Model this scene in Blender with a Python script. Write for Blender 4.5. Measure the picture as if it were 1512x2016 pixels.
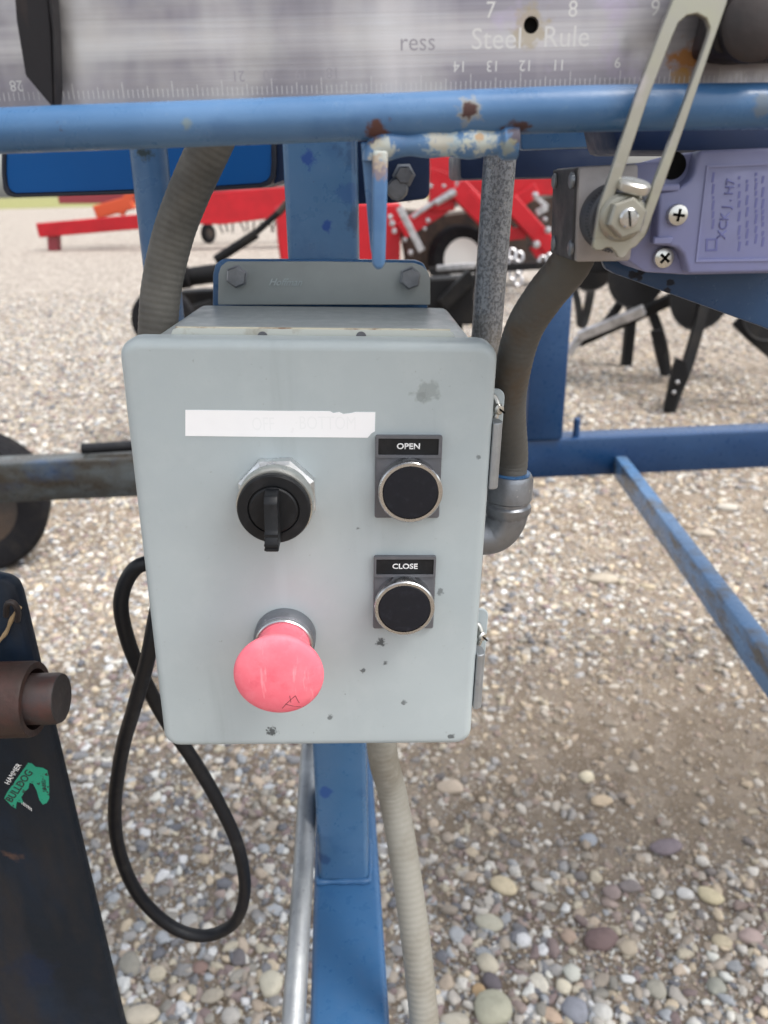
import bpy, bmesh, math, random
import numpy as np
from mathutils import Vector, Matrix, Euler
random.seed(7); rng = np.random.default_rng(7)
for o in list(bpy.data.objects): bpy.data.objects.remove(o)
S = bpy.context.scene; COL = S.collection
R = math.radians
# ------------------------------------------------------------------ camera
F = 1500.0; PITCH, ROLL = R(23.1), R(1.4); CAM = Vector((0, 0, 1.3))
RC = Matrix.Rotation(math.pi/2-PITCH, 3, 'X') @ Matrix.Rotation(-ROLL, 3, 'Z')
cd = bpy.data.cameras.new('camera'); cam = bpy.data.objects.new('camera', cd); COL.objects.link(cam)
cam.matrix_world = Matrix.Translation(CAM) @ RC.to_4x4()
cd.sensor_fit = 'VERTICAL'; cd.sensor_height = 9.8; cd.sensor_width = 7.35; cd.lens = 9.8*F/2016
cd.clip_start = .02; cd.clip_end = 2000
cd.dof.use_dof = True; cd.dof.focus_distance = .36; cd.dof.aperture_fstop = 3.3
S.camera = cam
S.render.resolution_x, S.render.resolution_y = 768, 1024
# ------------------------------------------------------------------ sky, sun, exposure
SUN_EL, SUN_AZ = R(60), R(112)           # azimuth clockwise from +Y: high and to the right
w = bpy.data.worlds.new('World'); S.world = w; w.use_nodes = True
nt = w.node_tree; nt.nodes.clear()
sky = nt.nodes.new('ShaderNodeTexSky'); sky.sky_type = 'NISHITA'; sky.sun_disc = False
sky.sun_elevation = SUN_EL; sky.sun_rotation = SUN_AZ; sky.dust_density = 3.5; sky.air_density = 1.2
hs = nt.nodes.new('ShaderNodeHueSaturation'); hs.inputs['Saturation'].default_value = .28
bg = nt.nodes.new('ShaderNodeBackground'); bg.inputs['Strength'].default_value = .15
wo = nt.nodes.new('ShaderNodeOutputWorld')
nt.links.new(sky.outputs[0], hs.inputs['Color']); nt.links.new(hs.outputs[0], bg.inputs[0]); nt.links.new(bg.outputs[0], wo.inputs[0])
sd = bpy.data.lights.new('sun', 'SUN'); sd.energy = 1.3; sd.angle = R(22); sd.color = (1, .95, .88)
so = bpy.data.objects.new('sun', sd); COL.objects.link(so)
sv = Vector((math.sin(SUN_AZ)*math.cos(SUN_EL), math.cos(SUN_AZ)*math.cos(SUN_EL), math.sin(SUN_EL)))
so.rotation_euler = (-sv).to_track_quat('-Z', 'Y').to_euler()
S.view_settings.view_transform = 'Standard'; S.view_settings.look = 'None'
S.view_settings.exposure = 1.1; S.view_settings.gamma = 1; S.view_settings.use_curve_mapping = False

# ------------------------------------------------------------------ photo pixel -> point
def ray(px, py): return RC @ Vector(((px-756)/F, -(py-1008)/F, -1))
def P(px, py, h):                       # on the upright plane at distance h
    d = ray(px, py); return CAM + d*(h/d.y)
def G(px, py, z=0.0):                   # on the level plane at height z
    d = ray(px, py); return CAM + d*((z-CAM.z)/d.z)
def pxm(n, p):                          # n pixels in metres at point p
    return n*(RC.transposed() @ (p-CAM)).z*-1/F
def lin(r, g, b):
    f = lambda c: ((c/255+.055)/1.055)**2.4 if c > 10 else c/255/12.92
    return (f(r), f(g), f(b))

# ------------------------------------------------------------------ materials
def N(nt, typ, **kw):
    n = nt.nodes.new(typ)
    for k, v in kw.items(): setattr(n, k, v)
    return n
def mixc(nt, fac, a, b):
    m = N(nt, 'ShaderNodeMix', data_type='RGBA')
    for s, v in ((m.inputs[0], fac), (m.inputs[6], a), (m.inputs[7], b)):
        if isinstance(v, (tuple, list)): s.default_value = (*v[:3], 1)
        elif isinstance(v, (int, float)): s.default_value = v
        else: nt.links.new(v, s)
    return m.outputs[2]
def maprange(nt, v, a, b, c=0.0, d=1.0):
    m = N(nt, 'ShaderNodeMapRange'); nt.links.new(v, m.inputs[0])
    for i, x in enumerate((a, b, c, d)): m.inputs[i+1].default_value = x
    return m.outputs[0]
def mathn(nt, op, a, b=0.0):
    m = N(nt, 'ShaderNodeMath', operation=op)
    for s, v in ((m.inputs[0], a), (m.inputs[1], b)):
        if isinstance(v, (int, float)): s.default_value = v
        else: nt.links.new(v, s)
    return m.outputs[0]
def noise(nt, vec, scale, detail=4, rough=.6, stretch=None):
    if stretch:
        mp = N(nt, 'ShaderNodeMapping'); mp.inputs['Scale'].default_value = stretch
        nt.links.new(vec, mp.inputs[0]); vec = mp.outputs[0]
    n = N(nt, 'ShaderNodeTexNoise'); n.inputs['Scale'].default_value = scale
    n.inputs['Detail'].default_value = detail; n.inputs['Roughness'].default_value = rough
    nt.links.new(vec, n.inputs['Vector']); return n.outputs['Fac']
def pm(name, base, rough=.5, metal=0.0, layers=(), bump=None, spots=(), rvar=.12, spec=.5, coat=0):
    """layers: (colour, scale, lo, hi, strength, stretch); spots: (point, radius, colour, strength, noise scale)"""
    m = bpy.data.materials.new(name); m.use_nodes = True; nt = m.node_tree
    bs = nt.nodes['Principled BSDF']; geo = N(nt, 'ShaderNodeNewGeometry'); pos = geo.outputs['Position']
    c = base; r = rough; mt = None
    for col, sc, lo, hi, st, stretch in layers:
        f = mathn(nt, 'MULTIPLY', maprange(nt, noise(nt, pos, sc, 5, .62, stretch), lo, hi), st)
        c = mixc(nt, f, c, col)
    masks = []
    for p, rad, col, st, ns in spots:
        d = N(nt, 'ShaderNodeVectorMath', operation='DISTANCE'); nt.links.new(pos, d.inputs[0]); d.inputs[1].default_value = p
        e = mathn(nt, 'DIVIDE', d.outputs['Value'], rad)
        e = mathn(nt, 'ADD', e, mathn(nt, 'MULTIPLY', mathn(nt, 'SUBTRACT', noise(nt, pos, ns, 4), .5), 2.4))
        f = mathn(nt, 'MULTIPLY', maprange(nt, e, 1.0, .55), st)
        c = mixc(nt, f, c, col); masks.append(f)
    if isinstance(c, tuple): bs.inputs['Base Color'].default_value = (*c, 1)
    else: nt.links.new(c, bs.inputs['Base Color'])
    rn = maprange(nt, noise(nt, pos, 90, 3), .3, .7, max(.03, rough-rvar), min(1, rough+rvar))
    for f in masks: rn = mathn(nt, 'MAXIMUM', rn, mathn(nt, 'MULTIPLY', f, .85))
    nt.links.new(rn, bs.inputs['Roughness'])
    if metal:
        mv = None
        for f in masks:
            mv = f if mv is None else mathn(nt, 'MAXIMUM', mv, f)
        if mv is None: bs.inputs['Metallic'].default_value = metal
        else: nt.links.new(maprange(nt, mv, 0, 1, metal, 0), bs.inputs['Metallic'])
    bs.inputs['Specular IOR Level'].default_value = spec
    if coat: bs.inputs['Coat Weight'].default_value = coat
    if bump:
        sc, st, dist = bump[:3]
        b = N(nt, 'ShaderNodeBump'); b.inputs['Strength'].default_value = st; b.inputs['Distance'].default_value = dist
        nt.links.new(noise(nt, pos, sc, 4, .6, bump[3] if len(bump) > 3 else None), b.inputs['Height']); nt.links.new(b.outputs[0], bs.inputs['Normal'])
    return m
RUST = lin(105, 62, 40); DRUST = lin(66, 44, 38)
BLUE = (.030, .100, .225)
def blue(name, chalk=.5, spots=(), rust=0.0, base=BLUE):
    L = [((.10, .20, .36), 9, .35, .75, chalk, None), ((.012, .06, .18), 35, .55, .75, .5, None), ((.16, .24, .33), 300, .62, .72, .22, None)]
    if rust: L.append((lin(92, 84, 70), 14, .62-rust, .72-rust*.6, .9, (1, 1, 3)))
    L.append((lin(60, 50, 45), 120, .71, .75, .7, None))
    return pm(name, base, .34, 0, L, (400, .12, .0006), spots, spec=.45)
M = {}
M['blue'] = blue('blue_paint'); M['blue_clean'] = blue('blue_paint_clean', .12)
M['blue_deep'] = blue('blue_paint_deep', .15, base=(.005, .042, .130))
M['blue_rust'] = blue('blue_paint_weathered', .9, rust=.15, base=(.11, .23, .42))
M['box'] = pm('grey_enamel', lin(176, 187, 191), .42, 0, [(lin(160, 171, 176), 14, .4, .7, .5, None), (lin(150, 155, 156), 260, .66, .74, .5, None), (lin(95, 98, 96), 150, .745, .77, .7, None)], (900, .06, .0003))
M['boxtop'] = pm('grey_enamel_brushed', lin(150, 158, 162), .42, 0, [(lin(120, 126, 128), 30, .4, .7, .6, (.15, 1, 1)), (lin(176, 182, 182), 240, .6, .75, .4, (.1, 1, 1))], None)
M['flange'] = pm('grey_enamel_flange', lin(140, 147, 148), .48, 0, [(lin(120, 126, 126), 20, .4, .7, .6, None), (lin(110, 90, 70), 160, .7, .76, .6, None)], (900, .06, .0003))
M['drip'] = pm('drip_enamel', lin(196, 200, 194), .5, 0, [(lin(150, 140, 122), 90, .55, .7, .6, None)])
M['cream'] = pm('gasket_edge', lin(200, 195, 178), .7, 0, [(lin(120, 84, 58), 120, .55, .68, .8, None)])
M['conduit'] = pm('grey_conduit_vinyl', lin(80, 79, 76), .55, 0, [(lin(124, 122, 116), 25, .45, .7, .5, None), (lin(84, 78, 68), 12, .5, .75, .6, None), (lin(150, 150, 145), 220, .73, .77, .5, None)], (1500, .25, .0003), spec=.35)
M['conduit_dirty'] = pm('grey_conduit_vinyl_dirty', lin(82, 81, 78), .6, 0, [(lin(84, 72, 59), 34, .50, .66, .75, None), (lin(60, 62, 70), 60, .66, .72, .6, None), (lin(150, 148, 140), 180, .74, .78, .5, None)], (1500, .25, .0003), spec=.3)
M['conduit_pale'] = pm('pale_conduit_vinyl', lin(136, 134, 126), .6, 0, [(lin(112, 106, 94), 22, .45, .65, .7, None), (lin(156, 154, 146), 80, .6, .75, .5, None)], (1500, .2, .0003), spec=.35)
M['galv'] = pm('galvanised', (.34, .36, .38), .55, .8, [((.46, .48, .49), 40, .45, .65, .7, None), ((.2, .21, .23), 160, .6, .72, .7, None)], (300, .1, .0004))
M['speckle'] = pm('pitted_galvanised', (.30, .32, .35), .5, .7, [((.12, .13, .15), 620, .45, .57, .85, (1, 1, .8)), ((.5, .47, .42), 700, .62, .68, .8, None), ((.32, .28, .22), 20, .55, .72, .5, None)], (330, .4, .0005))
M['cast'] = pm('cast_zinc', (.25, .265, .29), .42, .8, [((.15, .16, .18), 70, .45, .65, .7, None), ((.6, .62, .64), 250, .66, .74, .6, None)], (300, .25, .0005))
M['zinc'] = pm('zinc_plate', (.60, .60, .57), .32, .9, [((.42, .42, .38), 90, .5, .7, .6, None), ((.2, .19, .16), 300, .7, .76, .6, None)])
M['lever'] = pm('yellow_zinc_plate', (.33, .32, .275), .4, .75, [((.50, .45, .50), 60, .55, .7, .5, None), ((.36, .37, .27), 45, .5, .72, .6, None), ((.16, .14, .1), 260, .70, .76, .7, None)])
M['chrome'] = pm('chrome', (.55, .56, .57), .24, 1)
M['nut'] = pm('worn_nut', (.66, .67, .67), .3, .9, [((.85, .86, .87), 160, .55, .66, .8, None), ((.3, .31, .32), 200, .62, .72, .6, None)])
M['black'] = pm('black_plastic', (.008, .009, .011), .48, 0, [((.022, .022, .025), 120, .5, .7, .6, None), ((.08, .08, .08), 500, .72, .76, .5, None)], (700, .12, .0003), spec=.3)
M['cap'] = pm('black_button_cap', (.008, .009, .014), .62, 0, [((.022, .024, .034), 250, .55, .72, .6, None)], (1400, .15, .0002), spec=.3)
M['legend'] = pm('grey_legend_plastic', lin(92, 93, 98), .5, 0, [(lin(110, 110, 112), 180, .5, .7, .4, None)])
M['white'] = pm('white_print', (.8, .8, .8), .5)
M['tape'] = pm('white_tape', (.90, .91, .93), .38, 0, [((.84, .85, .87), 60, .5, .75, .4, None), ((.5, .5, .5), 500, .74, .77, .5, None)])
M['faded'] = pm('faded_print', lin(238, 240, 242), .5)
M['cable'] = pm('black_rubber', (.007, .008, .011), .5, 0, [((.03, .03, .03), 60, .55, .72, .6, None)], (900, .1, .0003), spec=.4)
M['lavender'] = pm('lavender_plastic', lin(122, 126, 162), .5, 0, [(lin(126, 131, 180), 40, .45, .7, .5, None), (lin(150, 152, 180), 350, .7, .75, .4, None), (lin(92, 95, 140), 22, .5, .75, .5, None)], (900, .1, .0003))
M['lavender_text'] = pm('lavender_relief', lin(96, 100, 150), .6)
M['alloy'] = pm('grey_alloy', lin(150, 146, 146), .48, .35, [(lin(128, 124, 124), 90, .45, .7, .5, None)], (900, .1, .0003))
M['alloy_dark'] = pm('dark_alloy', lin(56, 58, 62), .5, .2, [(lin(42, 43, 46), 90, .45, .7, .5, None)])
M['dial'] = pm('dark_dial', lin(68, 70, 76), .45, .4)
M['hole'] = pm('dark_hole', (.006, .006, .006), .9, spec=.1)
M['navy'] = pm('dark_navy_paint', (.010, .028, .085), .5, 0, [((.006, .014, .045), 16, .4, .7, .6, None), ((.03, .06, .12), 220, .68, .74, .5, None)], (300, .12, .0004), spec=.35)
M['red'] = pm('red_paint', (.44, .007, .016), .42, 0, [((.27, .005, .010), 3, .4, .7, .6, None)], spec=.4)
M['maroon'] = pm('dull_red_paint', (.22, .03, .04), .6); M['orange'] = pm('orange_paint', (.48, .07, .02), .5)
M['farmblack'] = pm('black_farm_paint', (.006, .006, .007), .6, 0, [((.022, .019, .016), 6, .5, .7, .6, None)], spec=.2)
M['silver'] = pm('bright_steel', (.50, .50, .52), .35, .7, [((.2, .2, .2), 12, .45, .65, .7, None)])
M['tyre'] = pm('tyre_rubber', (.010, .010, .012), .8, 0, [((.028, .025, .022), 14, .5, .7, .6, None)], spec=.15)
M['rim'] = pm('white_rim', (.7, .7, .68), .5, 0, [((.3, .25, .2), 8, .6, .75, .6, None)])
M['grime'] = pm('brown_greasy_steel', (.05, .033, .024), .7, 0, [((.015, .014, .014), 5, .45, .6, .8, None)])
M['rusty'] = pm('rusty_pipe', lin(50, 36, 32), .62, .15, [(lin(66, 38, 34), 40, .45, .65, .8, None), (lin(32, 28, 28), 70, .5, .66, .8, None), (lin(120, 100, 84), 200, .68, .75, .6, None)], (220, .4, .0008))
M['pin'] = pm('rusty_pin', lin(60, 48, 46), .5, .3, [(lin(80, 50, 46), 50, .5, .66, .7, None), (lin(58, 52, 54), 90, .5, .66, .7, None), (lin(150, 136, 126), 220, .70, .76, .6, None)], (260, .3, .0006))
M['pin_end'] = pm('dark_pin_end', lin(48, 44, 44), .6, .2, [(lin(66, 56, 52), 130, .5, .7, .6, None)], (300, .3, .0005))
M['jack'] = pm('dark_blue_black_paint', (.006, .010, .016), .5, 0, [((.010, .022, .045), 7, .45, .65, .8, (1, 1, .5)), ((.022, .019, .018), 10, .56, .70, .8, (1.5, 1, .35)), ((.05, .055, .065), 60, .70, .76, .7, (2, 2, .25)), ((.09, .05, .035), 26, .68, .76, .7, None)], (260, .25, .0006), [((-.262, .365, .66), .05, lin(70, 50, 40), .8, 40), ((-.25, .365, .80), .02, lin(20, 32, 52), .7, 50), ((-.235, .365, 1.12), .02, lin(52, 42, 40), .8, 90)], spec=.22)
M['sticker'] = pm('green_decal', lin(22, 140, 112), .45, 0, [((.012, .016, .02), 330, .60, .63, 1, None)])
M['decal_black'] = pm('black_decal', (.012, .015, .018), .45); M['straw'] = pm('dry_grass', lin(150, 128, 96), .8)
M['blade'] = pm('dark_steel_blade', (.016, .015, .017), .6, .1, [(lin(92, 76, 66), 50, .5, .72, .6, (1, 1, .2)), ((.012, .012, .014), 25, .5, .7, .7, None)], (300, .2, .0004), spec=.2)
M['block'] = pm('rusty_dark_block', lin(44, 34, 34), .6, .2, [(lin(70, 40, 40), 40, .5, .68, .7, None), (lin(24, 22, 24), 30, .45, .65, .8, None)], (260, .3, .0005))
M['pink'] = pm('faded_red_plastic', lin(238, 114, 130), .6, 0, [(lin(246, 146, 158), 60, .45, .7, .6, None), (lin(222, 88, 106), 130, .55, .72, .5, None), (lin(248, 170, 178), 90, .62, .72, .5, (3, 1, .5)), (lin(150, 60, 70), 420, .72, .75, .6, None)], (700, .12, .0003), spec=.3)
M['label_ink'] = pm('etched_print', (.52, .51, .50), .5, .4)
M['faint_ink'] = pm('etched_print_dull', (.28, .265, .285), .5, .6)  # faint etched print, duller than the other lettering
M['grass'] = pm('dry_field_grass', (.20, .20, .06), .9, 0, [((.30, .27, .10), .2, .4, .7, .7, None), ((.10, .14, .03), .6, .5, .7, .7, None)])

# ------------------------------------------------------------------ mesh helpers
def spline(pts, n):
    pts = [Vector(p) for p in pts]; q = [2*pts[0]-pts[1]]+pts+[2*pts[-1]-pts[-2]]; out = []
    for i in range(1, len(q)-2):
        for k in range(n):
            t = k/n; a, b, c, d = q[i-1], q[i], q[i+1], q[i+2]
            out.append(.5*((2*b)+(c-a)*t+(2*a-5*b+4*c-d)*t*t+(3*b-a-3*c+d)*t**3))
    out.append(pts[-1]); return out
def resample(pts, step):
    L = [0.0]
    for a, b in zip(pts, pts[1:]): L.append(L[-1]+(b-a).length)
    n = max(2, int(L[-1]/step)); A = np.array([list(p) for p in pts])
    s = np.linspace(0, L[-1], n+1)
    return [Vector(v) for v in np.stack([np.interp(s, L, A[:, i]) for i in range(3)], 1)], s
def perp(a):
    a = a.normalized(); t = Vector((0, 0, 1)) if abs(a.z) < .9 else Vector((1, 0, 0))
    x = a.cross(t).normalized(); return x, a.cross(x).normalized()
class MB:
    def __init__(s): s.bm = bmesh.new()
    def loft(s, loops, cap=True, close=True):
        rings = [[s.bm.verts.new(p) for p in L] for L in loops]; n = len(rings[0])
        for a, b in zip(rings, rings[1:]):
            for i in range(n if close else n-1):
                s.bm.faces.new((a[i], a[(i+1) % n], b[(i+1) % n], b[i]))
        if cap: s.bm.faces.new(rings[0][::-1]); s.bm.faces.new(rings[-1])
        return s
    def box(s, c, sz, M3=None):
        M3 = M3 or Matrix.Identity(3); c = Vector(c); x, y, z = (v/2 for v in sz)
        f = lambda a, b, d: c+M3 @ Vector((a*x, b*y, d*z))
        return s.loft([[f(-1, -1, k), f(1, -1, k), f(1, 1, k), f(-1, 1, k)] for k in (-1, 1)])
    def beam(s, a, b, wd, ht, up=Vector((0, 0, 1))):
        a, b = Vector(a), Vector(b); d = (b-a).normalized(); x = d.cross(up).normalized(); u = x.cross(d).normalized()
        return s.loft([[p+x*(i*wd/2)+u*(j*ht/2) for i, j in ((-1, -1), (1, -1), (1, 1), (-1, 1))] for p in (a, b)])
    def tube(s, pts, r, seg=16, cap=True):
        x, y = perp(pts[1]-pts[0]); loops = []
        for i, p in enumerate(pts):
            t = (pts[min(i+1, len(pts)-1)]-pts[max(i-1, 0)]).normalized()
            x = (x-t*x.dot(t)).normalized(); y = t.cross(x); rr = r(i) if callable(r) else r
            loops.append([p+(x*math.cos(2*math.pi*k/seg)+y*math.sin(2*math.pi*k/seg))*rr for k in range(seg)])
        return s.loft(loops, cap)
    def lathe(s, o, axis, prof, seg=32, phase=0, cap=True):
        a = Vector(axis).normalized(); x, y = perp(a); o = Vector(o)
        return s.loft([[o+a*t+(x*math.cos(2*math.pi*k/seg+phase)+y*math.sin(2*math.pi*k/seg+phase))*max(r, 1e-5) for k in range(seg)] for r, t in prof], cap)
    def prism(s, pts, vec):
        return s.loft([pts, [p+Vector(vec) for p in pts]])
    def frame(s, outer, inner, vec):           # ring between two outlines of equal count
        v = Vector(vec); return s.loft([outer, [p+v for p in outer], [p+v for p in inner], inner, outer], cap=False)
    def bevel(s, amt, seg=2, ang=25):
        bmesh.ops.remove_doubles(s.bm, verts=s.bm.verts, dist=1e-7); bmesh.ops.recalc_face_normals(s.bm, faces=s.bm.faces)
        e = [e for e in s.bm.edges if len(e.link_faces) == 2 and e.calc_face_angle(0) > R(ang)]
        bmesh.ops.bevel(s.bm, geom=e, offset=amt, segments=seg, affect='EDGES', profile=.5, clamp_overlap=True); return s
    def build(s, name, mat, parent=None, smooth=35):
        bmesh.ops.remove_doubles(s.bm, verts=s.bm.verts, dist=1e-7)
        bmesh.ops.recalc_face_normals(s.bm, faces=s.bm.faces)
        me = bpy.data.meshes.new(name)
        off = root_loc(parent)
        bmesh.ops.translate(s.bm, verts=s.bm.verts, vec=-off)
        s.bm.to_mesh(me); s.bm.free()
        if smooth:
            for p in me.polygons: p.use_smooth = True
            me.set_sharp_from_angle(angle=R(smooth))
        o = bpy.data.objects.new(name, me); COL.objects.link(o); me.materials.append(M[mat] if isinstance(mat, str) else mat)
        if parent: o.parent = parent
        return o
def root_loc(p):
    v = Vector((0, 0, 0))
    while p: v += p.location; p = p.parent
    return v
def thing(name, label, cat, loc, group=None):
    o = bpy.data.objects.new(name, None); COL.objects.link(o); o.location = loc; o.empty_display_size = .05
    o['label'] = label; o['category'] = cat
    if group: o['group'] = group
    return o
def tag(o, label, cat, group=None):
    o['label'] = label; o['category'] = cat
    if group: o['group'] = group
    return o
def text(s, size, mat, parent, org, right, up, name='lettering', ext=.0002, bold=0, shear=0, align='CENTER', sx=1):
    cu = bpy.data.curves.new('t', 'FONT'); cu.body = s; cu.size = size; cu.align_x = align; cu.align_y = 'CENTER'
    cu.offset = bold; cu.shear = shear; cu.resolution_u = 3
    t = bpy.data.objects.new('t', cu); COL.objects.link(t)
    me = bpy.data.meshes.new_from_object(t.evaluated_get(bpy.context.evaluated_depsgraph_get()))
    bpy.data.objects.remove(t); bpy.data.curves.remove(cu)
    n = right.cross(up).normalized(); b = MB(); b.bm.from_mesh(me); bpy.data.meshes.remove(me)
    for v in b.bm.verts: v.co = org+right*(v.co.x*sx)+up*v.co.y
    r = bmesh.ops.extrude_face_region(b.bm, geom=b.bm.faces[:])
    bmesh.ops.translate(b.bm, verts=[v for v in r['geom'] if isinstance(v, bmesh.types.BMVert)], vec=n*ext)
    return b.build(name, mat, parent, 0)
X, Y, Z = Vector((1, 0, 0)), Vector((0, 1, 0)), Vector((0, 0, 1))
def poly(pxs, h): return [P(x, y, h) for x, y in pxs]
def rr(cx, cy, hw, hh, r, n=5):            # rounded rectangle outline
    out = []
    for qx, qy, a0 in ((1, 1, 0), (-1, 1, 90), (-1, -1, 180), (1, -1, 270)):
        for k in range(n+1):
            a = R(a0+90*k/n); out.append((cx+qx*(hw-r)+r*math.cos(a), cy+qy*(hh-r)+r*math.sin(a)))
    return out

# ================================================================== GROUND
gm = bpy.data.materials.new('sandy_gravel'); gm.use_nodes = True; nt = gm.node_tree; bs = nt.nodes['Principled BSDF']
pos = N(nt, 'ShaderNodeNewGeometry').outputs['Position']
c = mixc(nt, maprange(nt, noise(nt, pos, 3.5, 6), .35, .7), lin(116, 102, 86), lin(142, 126, 106))
c = mixc(nt, mathn(nt, 'MULTIPLY', maprange(nt, noise(nt, pos, 120, 5, .7), .5, .7), .6), c, lin(98, 86, 76))
c = mixc(nt, mathn(nt, 'MULTIPLY', maprange(nt, noise(nt, pos, 260, 4, .7), .58, .7), .6), c, lin(186, 174, 158))
vo = N(nt, 'ShaderNodeTexVoronoi'); vo.inputs['Scale'].default_value = 26; nt.links.new(pos, vo.inputs['Vector'])
cr = N(nt, 'ShaderNodeValToRGB'); el = cr.color_ramp.elements
el[0].color = (*lin(104, 98, 94), 1); el[1].color = (*lin(190, 182, 173), 1)
for p_, c_ in ((.25, (136, 128, 120)), (.5, (156, 148, 138)), (.75, (168, 160, 152))): e = el.new(p_); e.color = (*lin(*c_), 1)
sp = N(nt, 'ShaderNodeSeparateColor'); nt.links.new(vo.outputs['Color'], sp.inputs[0]); nt.links.new(sp.outputs[0], cr.inputs[0])
sy = N(nt, 'ShaderNodeSeparateXYZ'); nt.links.new(pos, sy.inputs[0])
far = maprange(nt, mathn(nt, 'SUBTRACT', sy.outputs['Y'], mathn(nt, 'MULTIPLY', sy.outputs['X'], .35)), 3.5, 8.0, .25, .95)
c = mixc(nt, far, c, cr.outputs[0])
nt.links.new(c, bs.inputs['Base Color']); bs.inputs['Roughness'].default_value = .95; bs.inputs['Specular IOR Level'].default_value = .15
b = N(nt, 'ShaderNodeBump'); b.inputs['Strength'].default_value = .9; b.inputs['Distance'].default_value = .010
nt.links.new(noise(nt, pos, 70, 6, .7), b.inputs['Height']); nt.links.new(b.outputs[0], bs.inputs['Normal'])
g = MB(); n_ = 60
ys = [-40, -8, -2]+[.1*i for i in range(0, 60)]+[7, 9, 12, 20, 40, 80, 200, 600]
xs = [-600, -200, -60, -20, -8, -4]+[-2.5+.1*i for i in range(51)]+[4, 8, 20, 60, 200, 600]
gv = [[g.bm.verts.new((x, y, .012*math.sin(x*3.1+1)*math.cos(y*2.3)-.004 if abs(x) < 3 and 0 < y < 6 else -.004)) for x in xs] for y in ys]
for j in range(len(ys)-1):
    for i in range(len(xs)-1): g.bm.faces.new((gv[j][i], gv[j][i+1], gv[j+1][i+1], gv[j+1][i]))
o = g.build('ground', gm); o['kind'] = 'structure'
def gz(x, y): return .012*math.sin(x*3.1+1)*math.cos(y*2.3)-.004 if abs(x) < 3 and 0 < y < 6 else -.004
g = MB(); g.box((0, 330, -.0), (1200, 480, .008)); o = g.build('grass_field', 'grass', None, 0); o['kind'] = 'structure'

# gravel: instanced pebbles on a point cloud
pebm = bpy.data.materials.new('river_pebble'); pebm.use_nodes = True; nt = pebm.node_tree; bs = nt.nodes['Principled BSDF']
at = N(nt, 'ShaderNodeAttribute', attribute_type='INSTANCER', attribute_name='col')
pos = N(nt, 'ShaderNodeNewGeometry').outputs['Position']
f = mathn(nt, 'MULTIPLY', maprange(nt, noise(nt, pos, 90, 5, .7), .4, .7), .45)
dk = N(nt, 'ShaderNodeHueSaturation'); dk.inputs['Value'].default_value = .62; nt.links.new(at.outputs['Color'], dk.inputs['Color'])
nt.links.new(mixc(nt, f, at.outputs['Color'], dk.outputs[0]), bs.inputs['Base Color'])
bs.inputs['Roughness'].default_value = .8; bs.inputs['Specular IOR Level'].default_value = .25
b = N(nt, 'ShaderNodeBump'); b.inputs['Strength'].default_value = .3; b.inputs['Distance'].default_value = .002
nt.links.new(noise(nt, pos, 260, 4, .7), b.inputs['Height']); nt.links.new(b.outputs[0], bs.inputs['Normal'])
PAL = [(168, 162, 154), (186, 181, 172), (202, 198, 190), (142, 140, 138), (122, 122, 124), (106, 107, 112), (172, 158, 142), (188, 174, 152), (156, 146, 134), (150, 136, 130), (128, 114, 112), (208, 205, 198), (154, 157, 160), (140, 136, 128), (176, 168, 150), (160, 150, 138)]
PAL = np.array([lin(*p) for p in PAL])
SAND = np.array(lin(150, 134, 115))
def sandy(x, y):                           # 1 where packed sand shows through
    c = G(1330, 1480); d = math.hypot((x-c.x)/.72, (y-c.y)/.50)
    a = max(0, min(1, 1.25-d))
    b2 = max(0, min(1, (x-.20*y+.05)/.5))*.35 if y > 1.5 else 0
    return max(a, b2)
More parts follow.
